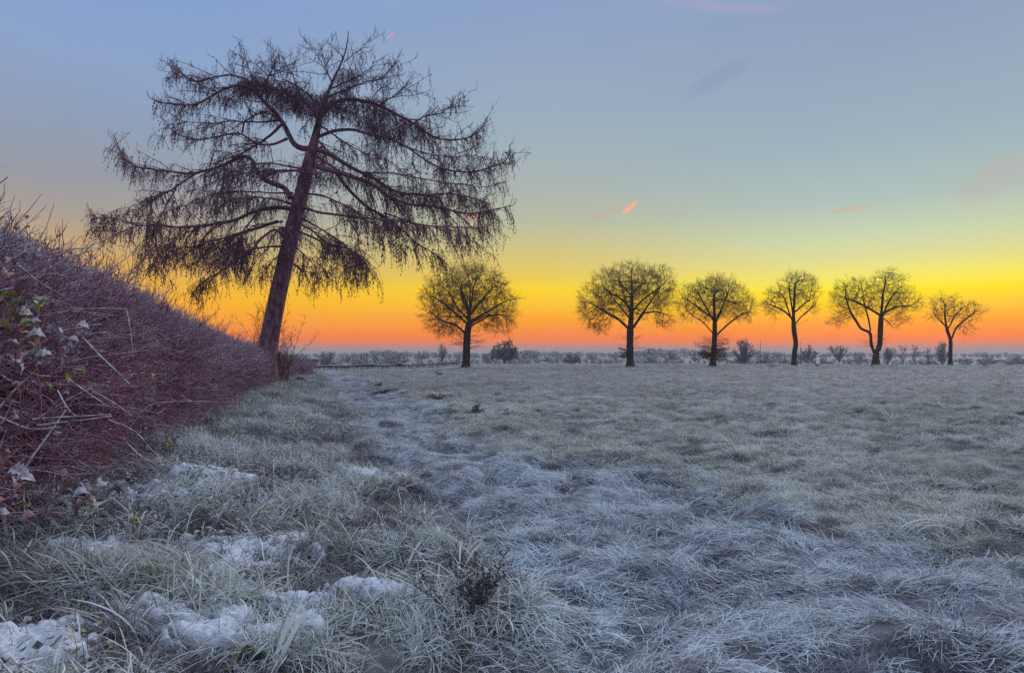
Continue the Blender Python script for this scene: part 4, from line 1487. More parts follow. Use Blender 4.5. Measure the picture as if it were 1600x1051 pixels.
def spray_mesh(name, n_, ln, spread, r, spurs=4, upw=0.8):
    tb_ = Tubes()
    for _ in range(n_):
        p = np.array([rnd(-.14, .14), rnd(-.14, .14), rnd(-.22, .02)])
        d = unit([random.gauss(0, spread), random.gauss(0, spread), upw])
        L_ = rnd(*ln)
        pl = [p]
        for k in range(4):
            d = unit(d + np.array([rnd(-.3, .3), rnd(-.3, .3), rnd(-.2, .2)]))
            pl.append(pl[-1] + d * L_ / 4)
        tb_.add(pl, np.linspace(r, r * .4, 5), 3, random.random())
        for k in range(spurs):
            i = random.randint(1, 4)
            d2 = unit(d + np.array([rnd(-1, 1), rnd(-1, 1), rnd(-.6, .8)]))
            l2 = L_ * rnd(.15, .38)
            tb_.add([pl[i], pl[i] + d2 * l2 * .5, pl[i] + unit(d2 + np.array([rnd(-.3, .3), rnd(-.3, .3), .15])) * l2], [r * .6, r * .5, r * .25], 3, random.random())
    return tb_.mesh(name, (0, 0, 0), False)


SP_TOP = [proto('p', spray_mesh('spray', 9, (.14, .36), .85, .0050, 5), M_HTOP) for _ in range(6)]
SP_LOW = [proto('p', spray_mesh('spray', 7, (.25, .65), 1.1, .0048, 5), M_HLOW) for _ in range(6)]
SP_RED = [proto('p', spray_mesh('spray', 14, (.2, .45), .9, .0032, 3), M_HRED) for _ in range(3)]
SP_FTOP = [proto('p', spray_mesh('spray', 9, (.25, .55), .7, .008, 3), M_HTOP) for _ in range(4)]
SP_FLOW = [proto('p', spray_mesh('spray', 9, (.25, .6), .8, .008, 3), M_HLOW) for _ in range(4)]


def small_leaf_mesh(n_):
    V, F, A, T = [], [], [], []
    off = 0
    for _ in range(n_):
        c_ = np.array([rnd(-.16, .16), rnd(-.16, .16), rnd(-.16, .16)])
        d = unit([rnd(-1, 1), rnd(-1, 1), rnd(-.9, .4)])
        s_ = unit(np.cross(d, [rnd(-.4, .4), rnd(-.4, .4), 1]))
        up = np.cross(s_, d)
        L_, W_ = rnd(.025, .05), rnd(.010, .017)
        V += [c_, c_ + d * L_ * .45 + s_ * W_ + up * .006, c_ + d * L_, c_ + d * L_ * .45 - s_ * W_ + up * .006, c_ + d * L_ * .5 - up * .004]
        F += [(off, off + 1, off + 4), (off + 1, off + 2, off + 4), (off + 2, off + 3, off + 4), (off + 3, off, off + 4)]
        A += [random.random()] * 5
        T += [.3, .9, .9, .9, 0]
        off += 5
    return mk_mesh('small_leaves', np.array(V), None, np.array(F), True, {'var': A, 'tip': T})


SP_LEAF = [proto('p', small_leaf_mesh(5), LEAFM[i]) for i in (0, 1, 3, 5, 5, 3, 2, 4)]


def leaf_litter():
    # small frosted leaves growing in loose drifts low in the verge
    s = RNG.uniform(2.2, 16, 5200)
    t = RNG.uniform(-2.6, 1.1, 5200)
    k = noise2(s * 0.9, t * 1.2, 151) + 0.25 * noise2(s * 3, t * 3, 152) - 0.10 * t > 0.18
    s, t = s[k], t[k]
    x, y = xy(s, t)
    z = height(x, y) + RNG.uniform(0.02, 0.13, len(x))
    b = RNG.uniform(0.8, 1.5, len(x))
    scatter('verge_leaves', SP_LEAF, np.stack([x, y, z], -1), np.stack([RNG.normal(0, .3, len(x)), RNG.normal(0, .3, len(x)), RNG.uniform(0, 6.28, len(x))], -1),
            np.stack([b, b, b * .6], -1), np.array([0, 2, 3, 4, 5, 7])[RNG.integers(0, 6, len(x))])


leaf_litter()


def hedge_scatter(name, protos, s0, s1, u0, u1, n_, inward, sc, tiltamt=0.55, mask=None):
    s = RNG.uniform(s0, s1, n_)
    u = RNG.uniform(u0, u1, n_)
    if mask is not None:
        k = mask(s, u)
        s, u = s[k], u[k]
    t, z, nt, nz = hedge_surf(s, u)
    dpt = RNG.uniform(inward[0], inward[1], len(s))
    t = t - dpt * nt
    z = z - dpt * np.maximum(nz, 0.0) * 0.8
    x, y = xy(s, t)
    z = np.maximum(z, height(x, y) + 0.05)
    # lean outwards along the section's normal (the normal's ground direction is the +t axis)
    az = math.atan2(-DX, DY) + RNG.normal(0, 0.7, len(s))
    lean = (1 - np.maximum(nz, 0)) * tiltamt * 1.5 + RNG.normal(0, 0.35, len(s))
    # tilt about the horizontal axis perpendicular to az, spin through the third angle
    spin = RNG.uniform(0, 6.283, len(s))
    R = np.zeros((len(s), 3))
    for i in range(len(s)):
        ax = Vector((-math.sin(az[i]), math.cos(az[i]), 0))
        qd = (Matrix.Rotation(lean[i], 3, ax) @ Matrix.Rotation(spin[i], 3, 'Z')).to_euler()
        R[i] = qd
    b = sc * RNG.uniform(0.7, 1.3, len(s))
    P_ = np.stack([x, y, z], -1) - np.array(HORG)
    return scatter(name, protos, P_, R, np.stack([b, b, b], -1), RNG.integers(0, len(protos), len(s)), hedge)


from mathutils import Matrix
GAP = lambda s, u: fbm(s * 1.6, u * 4.5, 117, 3) > -0.20
hedge_scatter('upper_twigs', SP_TOP, 3, 16, 0.40, 1.35, 3000, (0.0, 0.45), 1.0, 0.55, GAP)
hedge_scatter('upper_twigs', SP_TOP, 16, 30, 0.42, 1.3, 1500, (0.0, 0.40), 1.1, 0.55, GAP)
hedge_scatter('upper_twigs', SP_FTOP, 30, 61, 0.45, 1.3, 1500, (-0.02, 0.36), 1.0)
hedge_scatter('lower_twigs', SP_LOW, 3, 16, 0.0, 0.62, 2000, (-0.08, 0.45), 1.0, 0.55, GAP)
hedge_scatter('lower_twigs', SP_LOW, 16, 30, 0.0, 0.55, 1300, (-0.06, 0.40), 1.1, 0.55, GAP)
hedge_scatter('lower_twigs', SP_FLOW, 30, 61, 0.0, 0.55, 1300, (-0.10, 0.36), 1.25)
hedge_scatter('red_twigs', SP_RED, 3, 40, 0.02, 0.45, 900, (-0.10, 0.25), 1.1, 0.55, lambda s, u: noise2(s * 0.6, u * 3, 111) > 0.16)
hedge_scatter('small_leaves', SP_LEAF, 3, 22, 0.04, 0.85, 2600, (-0.12, 0.14), 1.0, 0.55, lambda s, u: noise2(s * 0.9, u * 3, 113) > -0.02)

# spiky clipped shoots along the top
for (s0, s1, n_) in ((5.5, 16, 800), (16, 42, 700)):
    tb_ = Tubes()
    for _ in range(n_):
        s = rnd(s0, s1)
        u = rnd(0.75, 1.25)
        t, z, nt, nz = [float(q) for q in hedge_surf(np.array([s]), np.array([u]))]
        x, y = xy(s, t)
        p = np.array([x, y, z - 0.08]) - np.array(HORG)
        d = unit([random.gauss(0, .38), random.gauss(0, .38), 1])
        L_ = rnd(.10, .26)
        r = 0.0055
        pl = [p, p + d * L_ * .5, p + unit(d + np.array([rnd(-.25, .25), rnd(-.25, .25), 0])) * L_]
        tb_.add(pl, [r, r * .8, r * .5], 4, random.random())
        for k in range(5):
            b = pl[0] + (pl[2] - pl[0]) * rnd(.3, 1)
            d2 = unit(d + np.array([rnd(-1, 1), rnd(-1, 1), .2]))
            l2 = rnd(.04, .11)
            tb_.add([b, b + d2 * l2 * .6, b + d2 * l2 + np.array([0, 0, .01])], [r * .7, r * .6, r * .4], 3, random.random())
    link('top_shoots', tb_.mesh('top_shoots', (0, 0, 0), False), M_HTOP, hedge, kind='stuff')
# one long shoot standing up from the top
p = px_at(165, 447, 10.6)
tb_ = Tubes()
tb_.add([p - HORG, p - HORG + np.array([-.01, 0, .2]), p - HORG + np.array([-.005, 0, .42])], [.009, .008, .005], 5)
link('upright_shoot', tb_.mesh('upright_shoot'), M_HTOP, hedge)


def cane(pl, r):
    P_, u_, L_ = resample(pl, 0.06 if len(pl) < 6 else 0.09)
    P_ = P_ + np.stack([0.012 * noise2(u_ * L_ * 4, u_ * 0 + k * 7 + r * 999, 121) for k in range(3)], 1)
    tb_ = Tubes()
    tb_.add(P_ - np.array(HORG), np.linspace(r, r * .55, len(P_)), 5, random.random())
    for k in range(2, len(P_) - 1, 2):
        d = unit(np.array([rnd(-1, 1), rnd(-1, 1), rnd(-.5, 1)]))
        tb_.add([P_[k] - HORG, P_[k] - HORG + d * r * 3.2], [r * .5, r * .12], 3, .5)
    return link('bramble_cane', tb_.mesh('bramble_cane'), M_CANE, hedge)


# canes seen one by one in the photo (pixels, distance)
for pl, d0, d1, r in [([(94, 518), (120, 512), (160, 507)], 5.0, 4.7, .008), ([(84, 530), (125, 525), (168, 519)], 5.0, 4.7, .008), ([(130, 530), (171, 566), (203, 598)], 5.2, 5.0, .007),
                      ([(95, 568), (148, 556), (223, 548)], 5.3, 5.2, .007), ([(66, 502), (95, 490), (130, 476)], 5.4, 5.2, .007), ([(20, 410), (60, 440), (100, 462)], 5.0, 5.0, .007),
                      ([(0, 640), (30, 600), (60, 575)], 4.4, 4.6, .009), ([(55, 655), (110, 650), (175, 648)], 4.6, 4.7, .009), ([(60, 664), (115, 657), (178, 650)], 4.6, 4.75, .008),
                      ([(105, 590), (140, 615), (172, 635)], 4.9, 4.9, .006), ([(170, 655), (215, 672), (255, 718)], 5.4, 5.2, .006), ([(205, 665), (235, 630), (300, 626), (340, 628)], 6.4, 6.6, .006),
                      ([(90, 610), (108, 640), (122, 648)], 4.8, 4.7, .007), ([(30, 745), (70, 690), (105, 640)], 4.5, 4.8, .010), ([(0, 652), (50, 672), (100, 665)], 4.3, 4.5, .007),
                      ([(200, 690), (230, 720), (258, 722)], 5.2, 5.1, .005), ([(195, 480), (205, 520), (210, 560)], 6.6, 6.5, .006), ([(285, 535), (300, 515), (312, 498)], 9.0, 9.0, .008)]:
    P_ = [px_at(x, y, d0 + (d1 - d0) * i / (len(pl) - 1)) for i, (x, y) in enumerate(pl)]
    cane(P_, r)
for _ in range(120):
    s = 4.2 + 18 * random.random() ** 1.4
    u = rnd(0.02, .6)
    t, z, nt, nz = [float(q) for q in hedge_surf(np.array([s]), np.array([u]))]
    t += rnd(-.05, .12)
    x, y = xy(s, t)
    p = np.array([x, y, max(z, gz(x, y) + .08)])
    d = unit([rnd(-.7, .9), rnd(-.7, .5), rnd(-.3, 1.1)])
    L_ = rnd(.4, 1.1)
    pl = [p]
    for k in range(4):
        d = unit(d + np.array([rnd(-.15, .2), rnd(-.15, .15), -.14]))
        pl.append(pl[-1] + d * L_ / 4)
    cane(pl, rnd(.0035, .0065))


# ---- leaves one can pick out
def leaf_mesh(lobed, L_=0.10):
    n_ = 9
    u = np.linspace(0, 1, n_)
    w = 0.5 * L_ * np.sin(np.clip(u, 0.02, 1) ** 0.75 * math.pi) ** 0.9 * 0.72
    if lobed:
        w = w * (1 + 0.32 * np.cos(u * 4.2 * 2 * math.pi))
    cur = rnd(.3, 2.6)
    roll = rnd(.3, 1.1)
    V, T = [], []
    for k in range(n_):
        zc = -cur * L_ * (u[k] - .5) ** 2
        for sgn in (-1, 0, 1):
            V.append((u[k] * L_, sgn * w[k], zc + abs(sgn) * w[k] * roll + (rnd(-.004, .004) if sgn else 0)))
            T.append(1.0 if sgn else 0.0)
    Q = []
    for k in range(n_ - 1):
        Q += [(k * 3, k * 3 + 1, k * 3 + 4, k * 3 + 3), (k * 3 + 1, k * 3 + 2, k * 3 + 5, k * 3 + 4)]
    return mk_mesh('leaf', V, Q, None, True, {'tip': T, 'var': [random.random()] * len(V)})


LEAVES = {}
for mi in range(7):
    for v in range(3):
        me = leaf_mesh(v < 2)
        me.materials.append(LEAFM[mi])
        LEAVES[mi, v] = me


def put_leaf(p, mi, size, parent, org, droop=None, name='leaf'):
    o = bpy.data.objects.new(name, LEAVES[mi, random.randint(0, 2)])
    COL.objects.link(o)
    o.parent = parent
    o.location = np.array(p) - np.array(org)
    o.rotation_euler = (rnd(-.9, .9), rnd(-.2, 1.2) if droop is None else droop, rnd(0, 6.28))
    s = size / 0.10
    o.scale = (s, s, s)
    return o


# (photo pixel, colour, size m, distance)
near_leaves = [(6, 450, 0, .10), (12, 470, 0, .11), (4, 486, 1, .10), (26, 462, 1, .09), (46, 460, 0, .09), (55, 462, 1, .09), (60, 472, 1, .10), (32, 488, 3, .10), (68, 468, 4, .10),
               (14, 420, 2, .09), (10, 400, 2, .08), (28, 505, 0, .12), (20, 512, 1, .12), (38, 515, 1, .10), (62, 500, 4, .10), (70, 520, 4, .11), (75, 512, 4, .10), (48, 530, 2, .09),
               (30, 535, 4, .13), (20, 545, 2, .13), (36, 548, 3, .11), (58, 553, 4, .10), (4, 556, 2, .10), (22, 560, 4, .11), (90, 556, 4, .08), (86, 515, 4, .09), (118, 505, 4, .08),
               (120, 572, 0, .07), (128, 576, 0, .07), (115, 580, 1, .06), (122, 530, 4, .07), (100, 540, 3, .08), (50, 470, 4, .07), (64, 548, 3, .08),
               (8, 712, 2, .12), (20, 728, 4, .13), (28, 742, 4, .12), (8, 745, 2, .12), (40, 750, 2, .10), (16, 700, 2, .10), (5, 780, 6, .11), (20, 796, 4, .10), (30, 640, 5, .08), (35, 650, 0, .06),
               (96, 672, 0, .06), (90, 676, 5, .06), (100, 612, 2, .06), (76, 595, 1, .05), (85, 598, 0, .05), (235, 580, 0, .06), (250, 582, 1, .05), (195, 640, 4, .07), (188, 636, 5, .07),
               (210, 586, 6, .08), (345, 575, 6, .08), (350, 570, 6, .08), (338, 568, 6, .09), (333, 590, 6, .08), (60, 610, 6, .06), (110, 735, 6, .08), (48, 690, 6, .08), (60, 800, 6, .10), (35, 770, 6, .09)]
for (px, py, mi, sz) in near_leaves:
    sz = sz * (1.05 if py < 600 else 0.75)
    d_ = 4.45 - 0.7 * max(0, py - 560) / 250 if px < 160 else 7.0 if px < 300 else 13
    sz2 = sz if px < 160 else sz * 1.3
    put_leaf(px_at(px, py, d_ + rnd(-.15, .1)), mi, sz2 * rnd(.85, 1.1), hedge, HORG)
for _ in range(150):
    s = 4.3 + 12 * random.random() ** 1.5
    u = random.random() ** 1.2 * .75
    t, z, nt, nz = [float(q) for q in hedge_surf(np.array([s]), np.array([u]))]
    t += rnd(0, .14)
    x, y = xy(s, t)
    put_leaf((x, y, max(z, gz(x, y) + .1)), random.choice((0, 1, 3, 4, 4, 3, 5, 5, 2)), rnd(.04, .085), hedge, HORG)

# ================================================================== plants standing in the verge
def plant(name, label, cat, px, py, group=None, d=None):
    x, y = px_ground(px, py)
    return empty(name, (x, y, gz(x, y)), label, cat, group), np.array([x, y, gz(x, y)])


def bramble(label, px, py, specs, canes=4, hgt=.25):
    o, org = plant('bramble_plant', label, 'bramble', px, py, 'brambles on the verge')
    for _ in range(canes):
        d = unit([rnd(-.8, .8), rnd(-.6, .6), 1])
        pl = [np.array([rnd(-.08, .08), rnd(-.08, .08), -.02])]
        for k in range(5):
            d = unit(d + np.array([rnd(-.3, .3), rnd(-.3, .3), -.3]))
            pl.append(pl[-1] + d * hgt * .45)
        tb_ = Tubes()
        tb_.add(pl, np.linspace(.006, .003, 6), 4, random.random())
        link('stem', tb_.mesh('stem'), M_CANE, o)
    for (mi, n_, spread, sz) in specs:
        for _ in range(n_):
            q = org + np.array([random.gauss(0, spread), random.gauss(0, spread * .7), abs(random.gauss(hgt * .7, hgt * .4))])
            put_leaf(q, mi, rnd(.7, 1.2) * sz, o, org, rnd(-.3, .7))
    return o


bramble('frost-edged bramble sprig with big curled leaves at the hedge foot', 140, 830, [(4, 5, .10, .15), (5, 7, .12, .14), (3, 3, .12, .12), (2, 2, .10, .12)], 5, .34)
bramble('dark bramble leaves lying behind the grass below the red hedge twigs', 215, 850, [(5, 10, .12, .09), (0, 5, .12, .07), (4, 2, .10, .08)], 5, .20)
bramble('row of dark bramble leaves trailing out of the hedge over the verge', 310, 668, [(5, 16, .32, .12), (0, 4, .3, .10), (4, 4, .3, .11)], 6, .20)
bramble('low yellowish bramble at the hedge foot left of the trailing dark leaves', 262, 700, [(1, 4, .16, .10), (5, 6, .18, .11), (4, 3, .2, .09)], 4, .22)
bramble('dark-leaved bramble half way along the verge towards the larch', 500, 684, [(5, 14, .22, .12), (4, 4, .2, .10)], 3, .18)
bramble('green dock leaf lying in the grass at the bottom of the photo', 382, 1040, [(0, 3, .05, .11), (5, 1, .05, .09)], 1, .10)
bramble('dark dock leaves at the foot of the broad grass blades', 655, 905, [(5, 4, .06, .09), (4, 2, .05, .10), (0, 2, .06, .08)], 2, .10)


def tussock(label, px, py, blades, group='big grass tussocks in the foreground', mat=None, name='grass_tussock', cat='tussock'):
    """blades: (azimuth deg, azimuth spread, number, (length), (lean0), (lean1), width)"""
    o, org = plant(name, label, cat, px, py, group)
    for (az, azs, n_, ln, l0, l1, w, rb) in blades:
        for _ in range(n_):
            b = blade((random.gauss(0, rb), random.gauss(0, rb * .7), -.02), rad(random.gauss(az, azs)), rnd(*ln), rnd(*l0), rnd(*l1), rnd(.9, 1.4) * w, 9, .5, rnd(.5, 1.2) if random.random() < .15 else 0)
            V, Q, A, T = ribbons([b])
            # a shallow keel so that the blade has a body
            mid = (V[0::2] + V[1::2]) * .5
            wv = np.linalg.norm(V[1::2] - V[0::2], axis=1)
            mid[:, 2] -= wv * .22
            nn = len(mid)
            V2 = np.concatenate([V, mid])
            i = np.arange(nn - 1)
            Q2 = np.concatenate([np.stack([i * 2, 2 * nn + i, 2 * nn + i + 1, i * 2 + 2], 1), np.stack([2 * nn + i, i * 2 + 1, i * 2 + 3, 2 * nn + i + 1], 1)])
            link('blade', mk_mesh('blade', V2, Q2, None, True, {'var': np.full(len(V2), A[0]), 'tip': np.concatenate([T, np.linspace(0, .6, nn)])}), mat or M_TUSS, o)
    return o


tussock('largest grass tussock, its long frosted blades arching left to the photo edge', 300, 900, [(175, 16, 34, (.5, .9), (.2, .8), (1.7, 2.3), .0085, .09), (220, 20, 16, (.4, .8), (.4, 1.0), (1.9, 2.4), .0085, .08), (10, 40, 10, (.25, .5), (.2, .9), (1.2, 2.2), .007, .08)])
tussock('tussock fanning white blades down to the bottom left corner', 190, 915, [(205, 14, 24, (.4, .7), (.7, 1.2), (1.7, 2.1), .0085, .07), (160, 30, 10, (.3, .5), (.3, .9), (1.5, 2.2), .008, .07)])
tussock('matted tussock with rolled-over blades left of the broad snow patch', 240, 965, [(190, 60, 22, (.25, .5), (.3, 1.0), (1.5, 2.4), .008, .10), (20, 40, 10, (.2, .45), (.2, .8), (1.3, 2.4), .008, .10)])
tussock('straight slanting blades crossing in front of the narrow snow tongue', 365, 958, [(140, 14, 12, (.35, .62), (.7, 1.05), (.9, 1.4), .010, .05), (40, 30, 5, (.2, .4), (.3, .8), (.8, 1.6), .008, .05)])
tussock('broad folded grass blades at the bottom centre, one bent like a hairpin', 415, 1048, [(60, 14, 4, (.30, .42), (.3, .6), (.5, .8), .020, .03), (150, 30, 5, (.25, .4), (.5, 1.0), (1.2, 2.2), .015, .05), (10, 20, 3, (.25, .4), (.9, 1.2), (1.4, 1.8), .013, .05)])
tussock('upright tuft of broad nodding blades in the middle of the verge', 640, 908, [(100, 40, 5, (.32, .5), (.05, .3), (1.0, 2.6), .015, .05), (180, 20, 4, (.35, .5), (.1, .35), (1.9, 2.7), .014, .06), (20, 60, 10, (.2, .4), (.1, .5), (.4, 1.4), .007, .09)])
tussock('two thin seed stalks with a bent broad blade behind the nodding tuft', 535, 865, [(5, 8, 2, (.34, .42), (.02, .12), (1.9, 2.2), .013, .02), (80, 60, 9, (.15, .32), (.2, .6), (.5, 2.2), .007, .07)])
tussock('dark hollow tussock of drooping thin blades beside the hedge foot', 335, 745, [(190, 70, 30, (.3, .6), (.3, .9), (1.6, 2.5), .006, .10), (0, 50, 16, (.3, .5), (.3, .9), (1.6, 2.5), .006, .10)])
tussock('short frosted tussock with curled tips in front of the dark hollow one', 420, 850, [(200, 80, 20, (.18, .36), (.2, .8), (1.2, 2.6), .007, .10), (0, 60, 14, (.18, .36), (.2, .8), (1.2, 2.6), .007, .10)])
tussock('leafy tussock with arched blades in the field near the right edge', 1490, 848, [(170, 20, 6, (.45, .7), (.1, .5), (1.6, 2.5), .010, .06), (80, 60, 10, (.2, .42), (.05, .4), (.3, 1.6), .007, .07), (5, 20, 4, (.35, .6), (.3, .6), (1.6, 2.4), .009, .07)])
tussock('single broad green blade standing at the right edge of the photo', 1572, 905, [(40, 10, 1, (.20, .21), (.35, .4), (.6, .7), .020, .005), (200, 60, 6, (.12, .25), (.5, 1.0), (1.2, 1.8), .006, .05)], mat=M_GREENB)
tussock('sparse wiry tussock between the snow and the trodden path', 770, 990, [(60, 80, 26, (.15, .32), (.05, .6), (.3, 1.5), .005, .14)])
tussock('small upright tuft in the meadow in the middle of the photo', 870, 715, [(90, 90, 10, (.15, .3), (.1, .5), (.4, 1.6), .008, .08)])


def weed(name, label, px, py, n_, ln, spread, mat, seeds=0, group=None, cat='weed', sr=.02):
    o, org = plant(name, label, cat, px, py, group)
    tb_ = Tubes()
    C_, R_ = [], []
    for _ in range(n_):
        d = unit([random.gauss(0, spread), random.gauss(0, spread), 1])
        L_ = rnd(*ln)
        pl = [np.array([random.gauss(0, .05), random.gauss(0, .05), -.03])]
        for k in range(4):
            d = unit(d + np.array([rnd(-.25, .25), rnd(-.25, .25), rnd(-.15, .1)]))
            pl.append(pl[-1] + d * L_ / 4)
            if k:
                for _q in range(2):
                    d2 = unit(d + np.array([rnd(-1, 1), rnd(-1, 1), rnd(-.4, .6)]))
                    e = pl[-1] + d2 * L_ * .16
                    tb_.add([pl[-1], e], [.003, .0018], 3, random.random())
                    for _z in range(seeds):
                        C_.append(pl[-1] + d2 * L_ * .16 * rnd(.4, 1.1) + np.array([rnd(-1, 1), rnd(-1, 1), rnd(-1, 1)]) * .012)
                        R_.append(rnd(.4, 1) * sr)
        tb_.add(pl, np.linspace(.0045, .002, 5), 3, random.random())
    link('stems', tb_.mesh('stems', (0, 0, 0), False, octas(C_, R_, .6) if C_ else None), mat, o, kind='stuff')
    return o


weed('dead_weed', 'dead brown weed with clustered seed heads between verge and path', 738, 950, 26, (.16, .34), .34, M_DEAD, 4, None, 'weed', .011)
WG = 'weeds dotted over the field'
for (px, py, ln, lab) in [(686, 585, .55, 'low dark weed in the field just left of the ivy-swollen oak'), (592, 603, .45, 'dark weed beside the far end of the trodden path'), (684, 626, .5, 'widest weed patch in the field right of the path'),
                          (748, 644, .4, 'weed in the field to the right of the widest weed patch'), (793, 652, .35, 'pale weed farthest right along the row of weeds by the path'),
                          (1205, 573, .9, 'scrubby weed at the foot of the slender wavy tree, to its left'), (1276, 573, .9, 'scrubby weed at the foot of the slender wavy tree, to its right'), (1362, 573, .5, 'tiny weed at the foot of the twin-trunked tree'),
                          (1538, 572, .8, 'low scrub on the field edge right of the smallest field tree')]:
    weed('weed', lab, px, py, 16, (ln * .35, ln * .7), .9, M_DEAD, 2, WG, 'weed', .03 + ln * .02)

for (px, py, w_, lab) in [(605, 613, .8, 'dark mole heap beside the trodden path near its far end'), (476, 596, .9, 'dark bare earth heap on the verge past the larch'), (470, 588, .7, 'smaller dark earth heap on the verge right behind the larger one'),
                          (690, 621, .6, 'flat dark earth heap at the edge of the widest weed patch')]:
    x0, y0 = px_ground(px, py)
    u, v = np.meshgrid(np.linspace(-1, 1, 20), np.linspace(-1, 1, 20))
    d2 = np.sqrt(u * u + v * v)
    h_ = height(x0 + u * w_, y0 + v * w_) + .22 * w_ * np.clip(1 - d2, -.3, 1) + .10 * fbm(u * 4 + px, v * 4, 62, 3) * (d2 < .95) - .02
    V = np.stack([u * w_, v * w_, h_ - gz(x0, y0)], -1).reshape(-1, 3)
    i2, k2 = np.meshgrid(np.arange(19), np.arange(19), indexing='ij')
    q = np.stack([i2 * 20 + k2, i2 * 20 + k2 + 1, (i2 + 1) * 20 + k2 + 1, (i2 + 1) * 20 + k2], -1).reshape(-1, 4)
    o = link('earth_heap', mk_mesh('earth_heap', V, q, None, True), M_HCORE, None, label=lab, category='earth heap', group='earth heaps by the path')
    o.location = (x0, y0, gz(x0, y0))

# ================================================================== beyond the field
# low clipped field hedge on the left, with the pale ground showing under it
A0, A1 = (466, 577.0, 92.0), (722, 570.5, 128.0)
fo_x, fo_y = (A0[0] - 800) / F_PX * A0[2], A0[2]
fh = empty('field_hedge', (fo_x, fo_y, gz(fo_x, fo_y)), 'long low clipped dark hedge crossing the far side of the field', 'hedge')
FO = np.array(fh.location)
tb_ = Tubes()
nst = 150
for k in range(nst):
    f = k / (nst - 1)
    d = A0[2] + (A1[2] - A0[2]) * f
    x = (A0[0] + (A1[0] - A0[0]) * f - 800) / F_PX * d
    y = d
    z = gz(x, y)
    if random.random() < .8:
        tb_.add([np.array([x + rnd(-.1, .1), y, z - .05]) - FO, np.array([x, y, z + .4]) - FO], [.05, .04], 4, random.random())
link('stems', tb_.mesh('stems', (0, 0, 0), False), M_HCORE, fh, kind='stuff')
nL, nS = 260, 10
V = []
for k in range(nL):
    f = k / (nL - 1)
    d = A0[2] + (A1[2] - A0[2]) * f
    x = (A0[0] + (A1[0] - A0[0]) * f - 800) / F_PX * d
    z = gz(x, d)
    top = (0.72 - 0.12 * f) * (1 + .10 * noise2(np.array([k * .35]), np.array([0.0]), 131)[0])
    big = .35 * math.exp(-((f - .615) / .018) ** 2) + .2 * math.exp(-((f - .42) / .05) ** 2)
    for j in range(nS):
        a = j / nS * 2 * math.pi
        rj = 1 + .22 * noise2(np.array([k * .9]), np.array([j * 1.3]), 132)[0]
        V.append((x - FO[0], d - FO[1] + .45 * rj * math.cos(a), z - FO[2] + .40 + (top + big - .34) * .5 * (1 + math.sin(a) * rj)))
V = np.array(V)
i2, k2 = np.meshgrid(np.arange(nL - 1), np.arange(nS), indexing='ij')
q = np.stack([i2 * nS + k2, i2 * nS + (k2 + 1) % nS, (i2 + 1) * nS + (k2 + 1) % nS, (i2 + 1) * nS + k2], -1).reshape(-1, 4)
link('clipped_top', mk_mesh('clipped_top', V, q, None, True), M_FARDARK, fh)


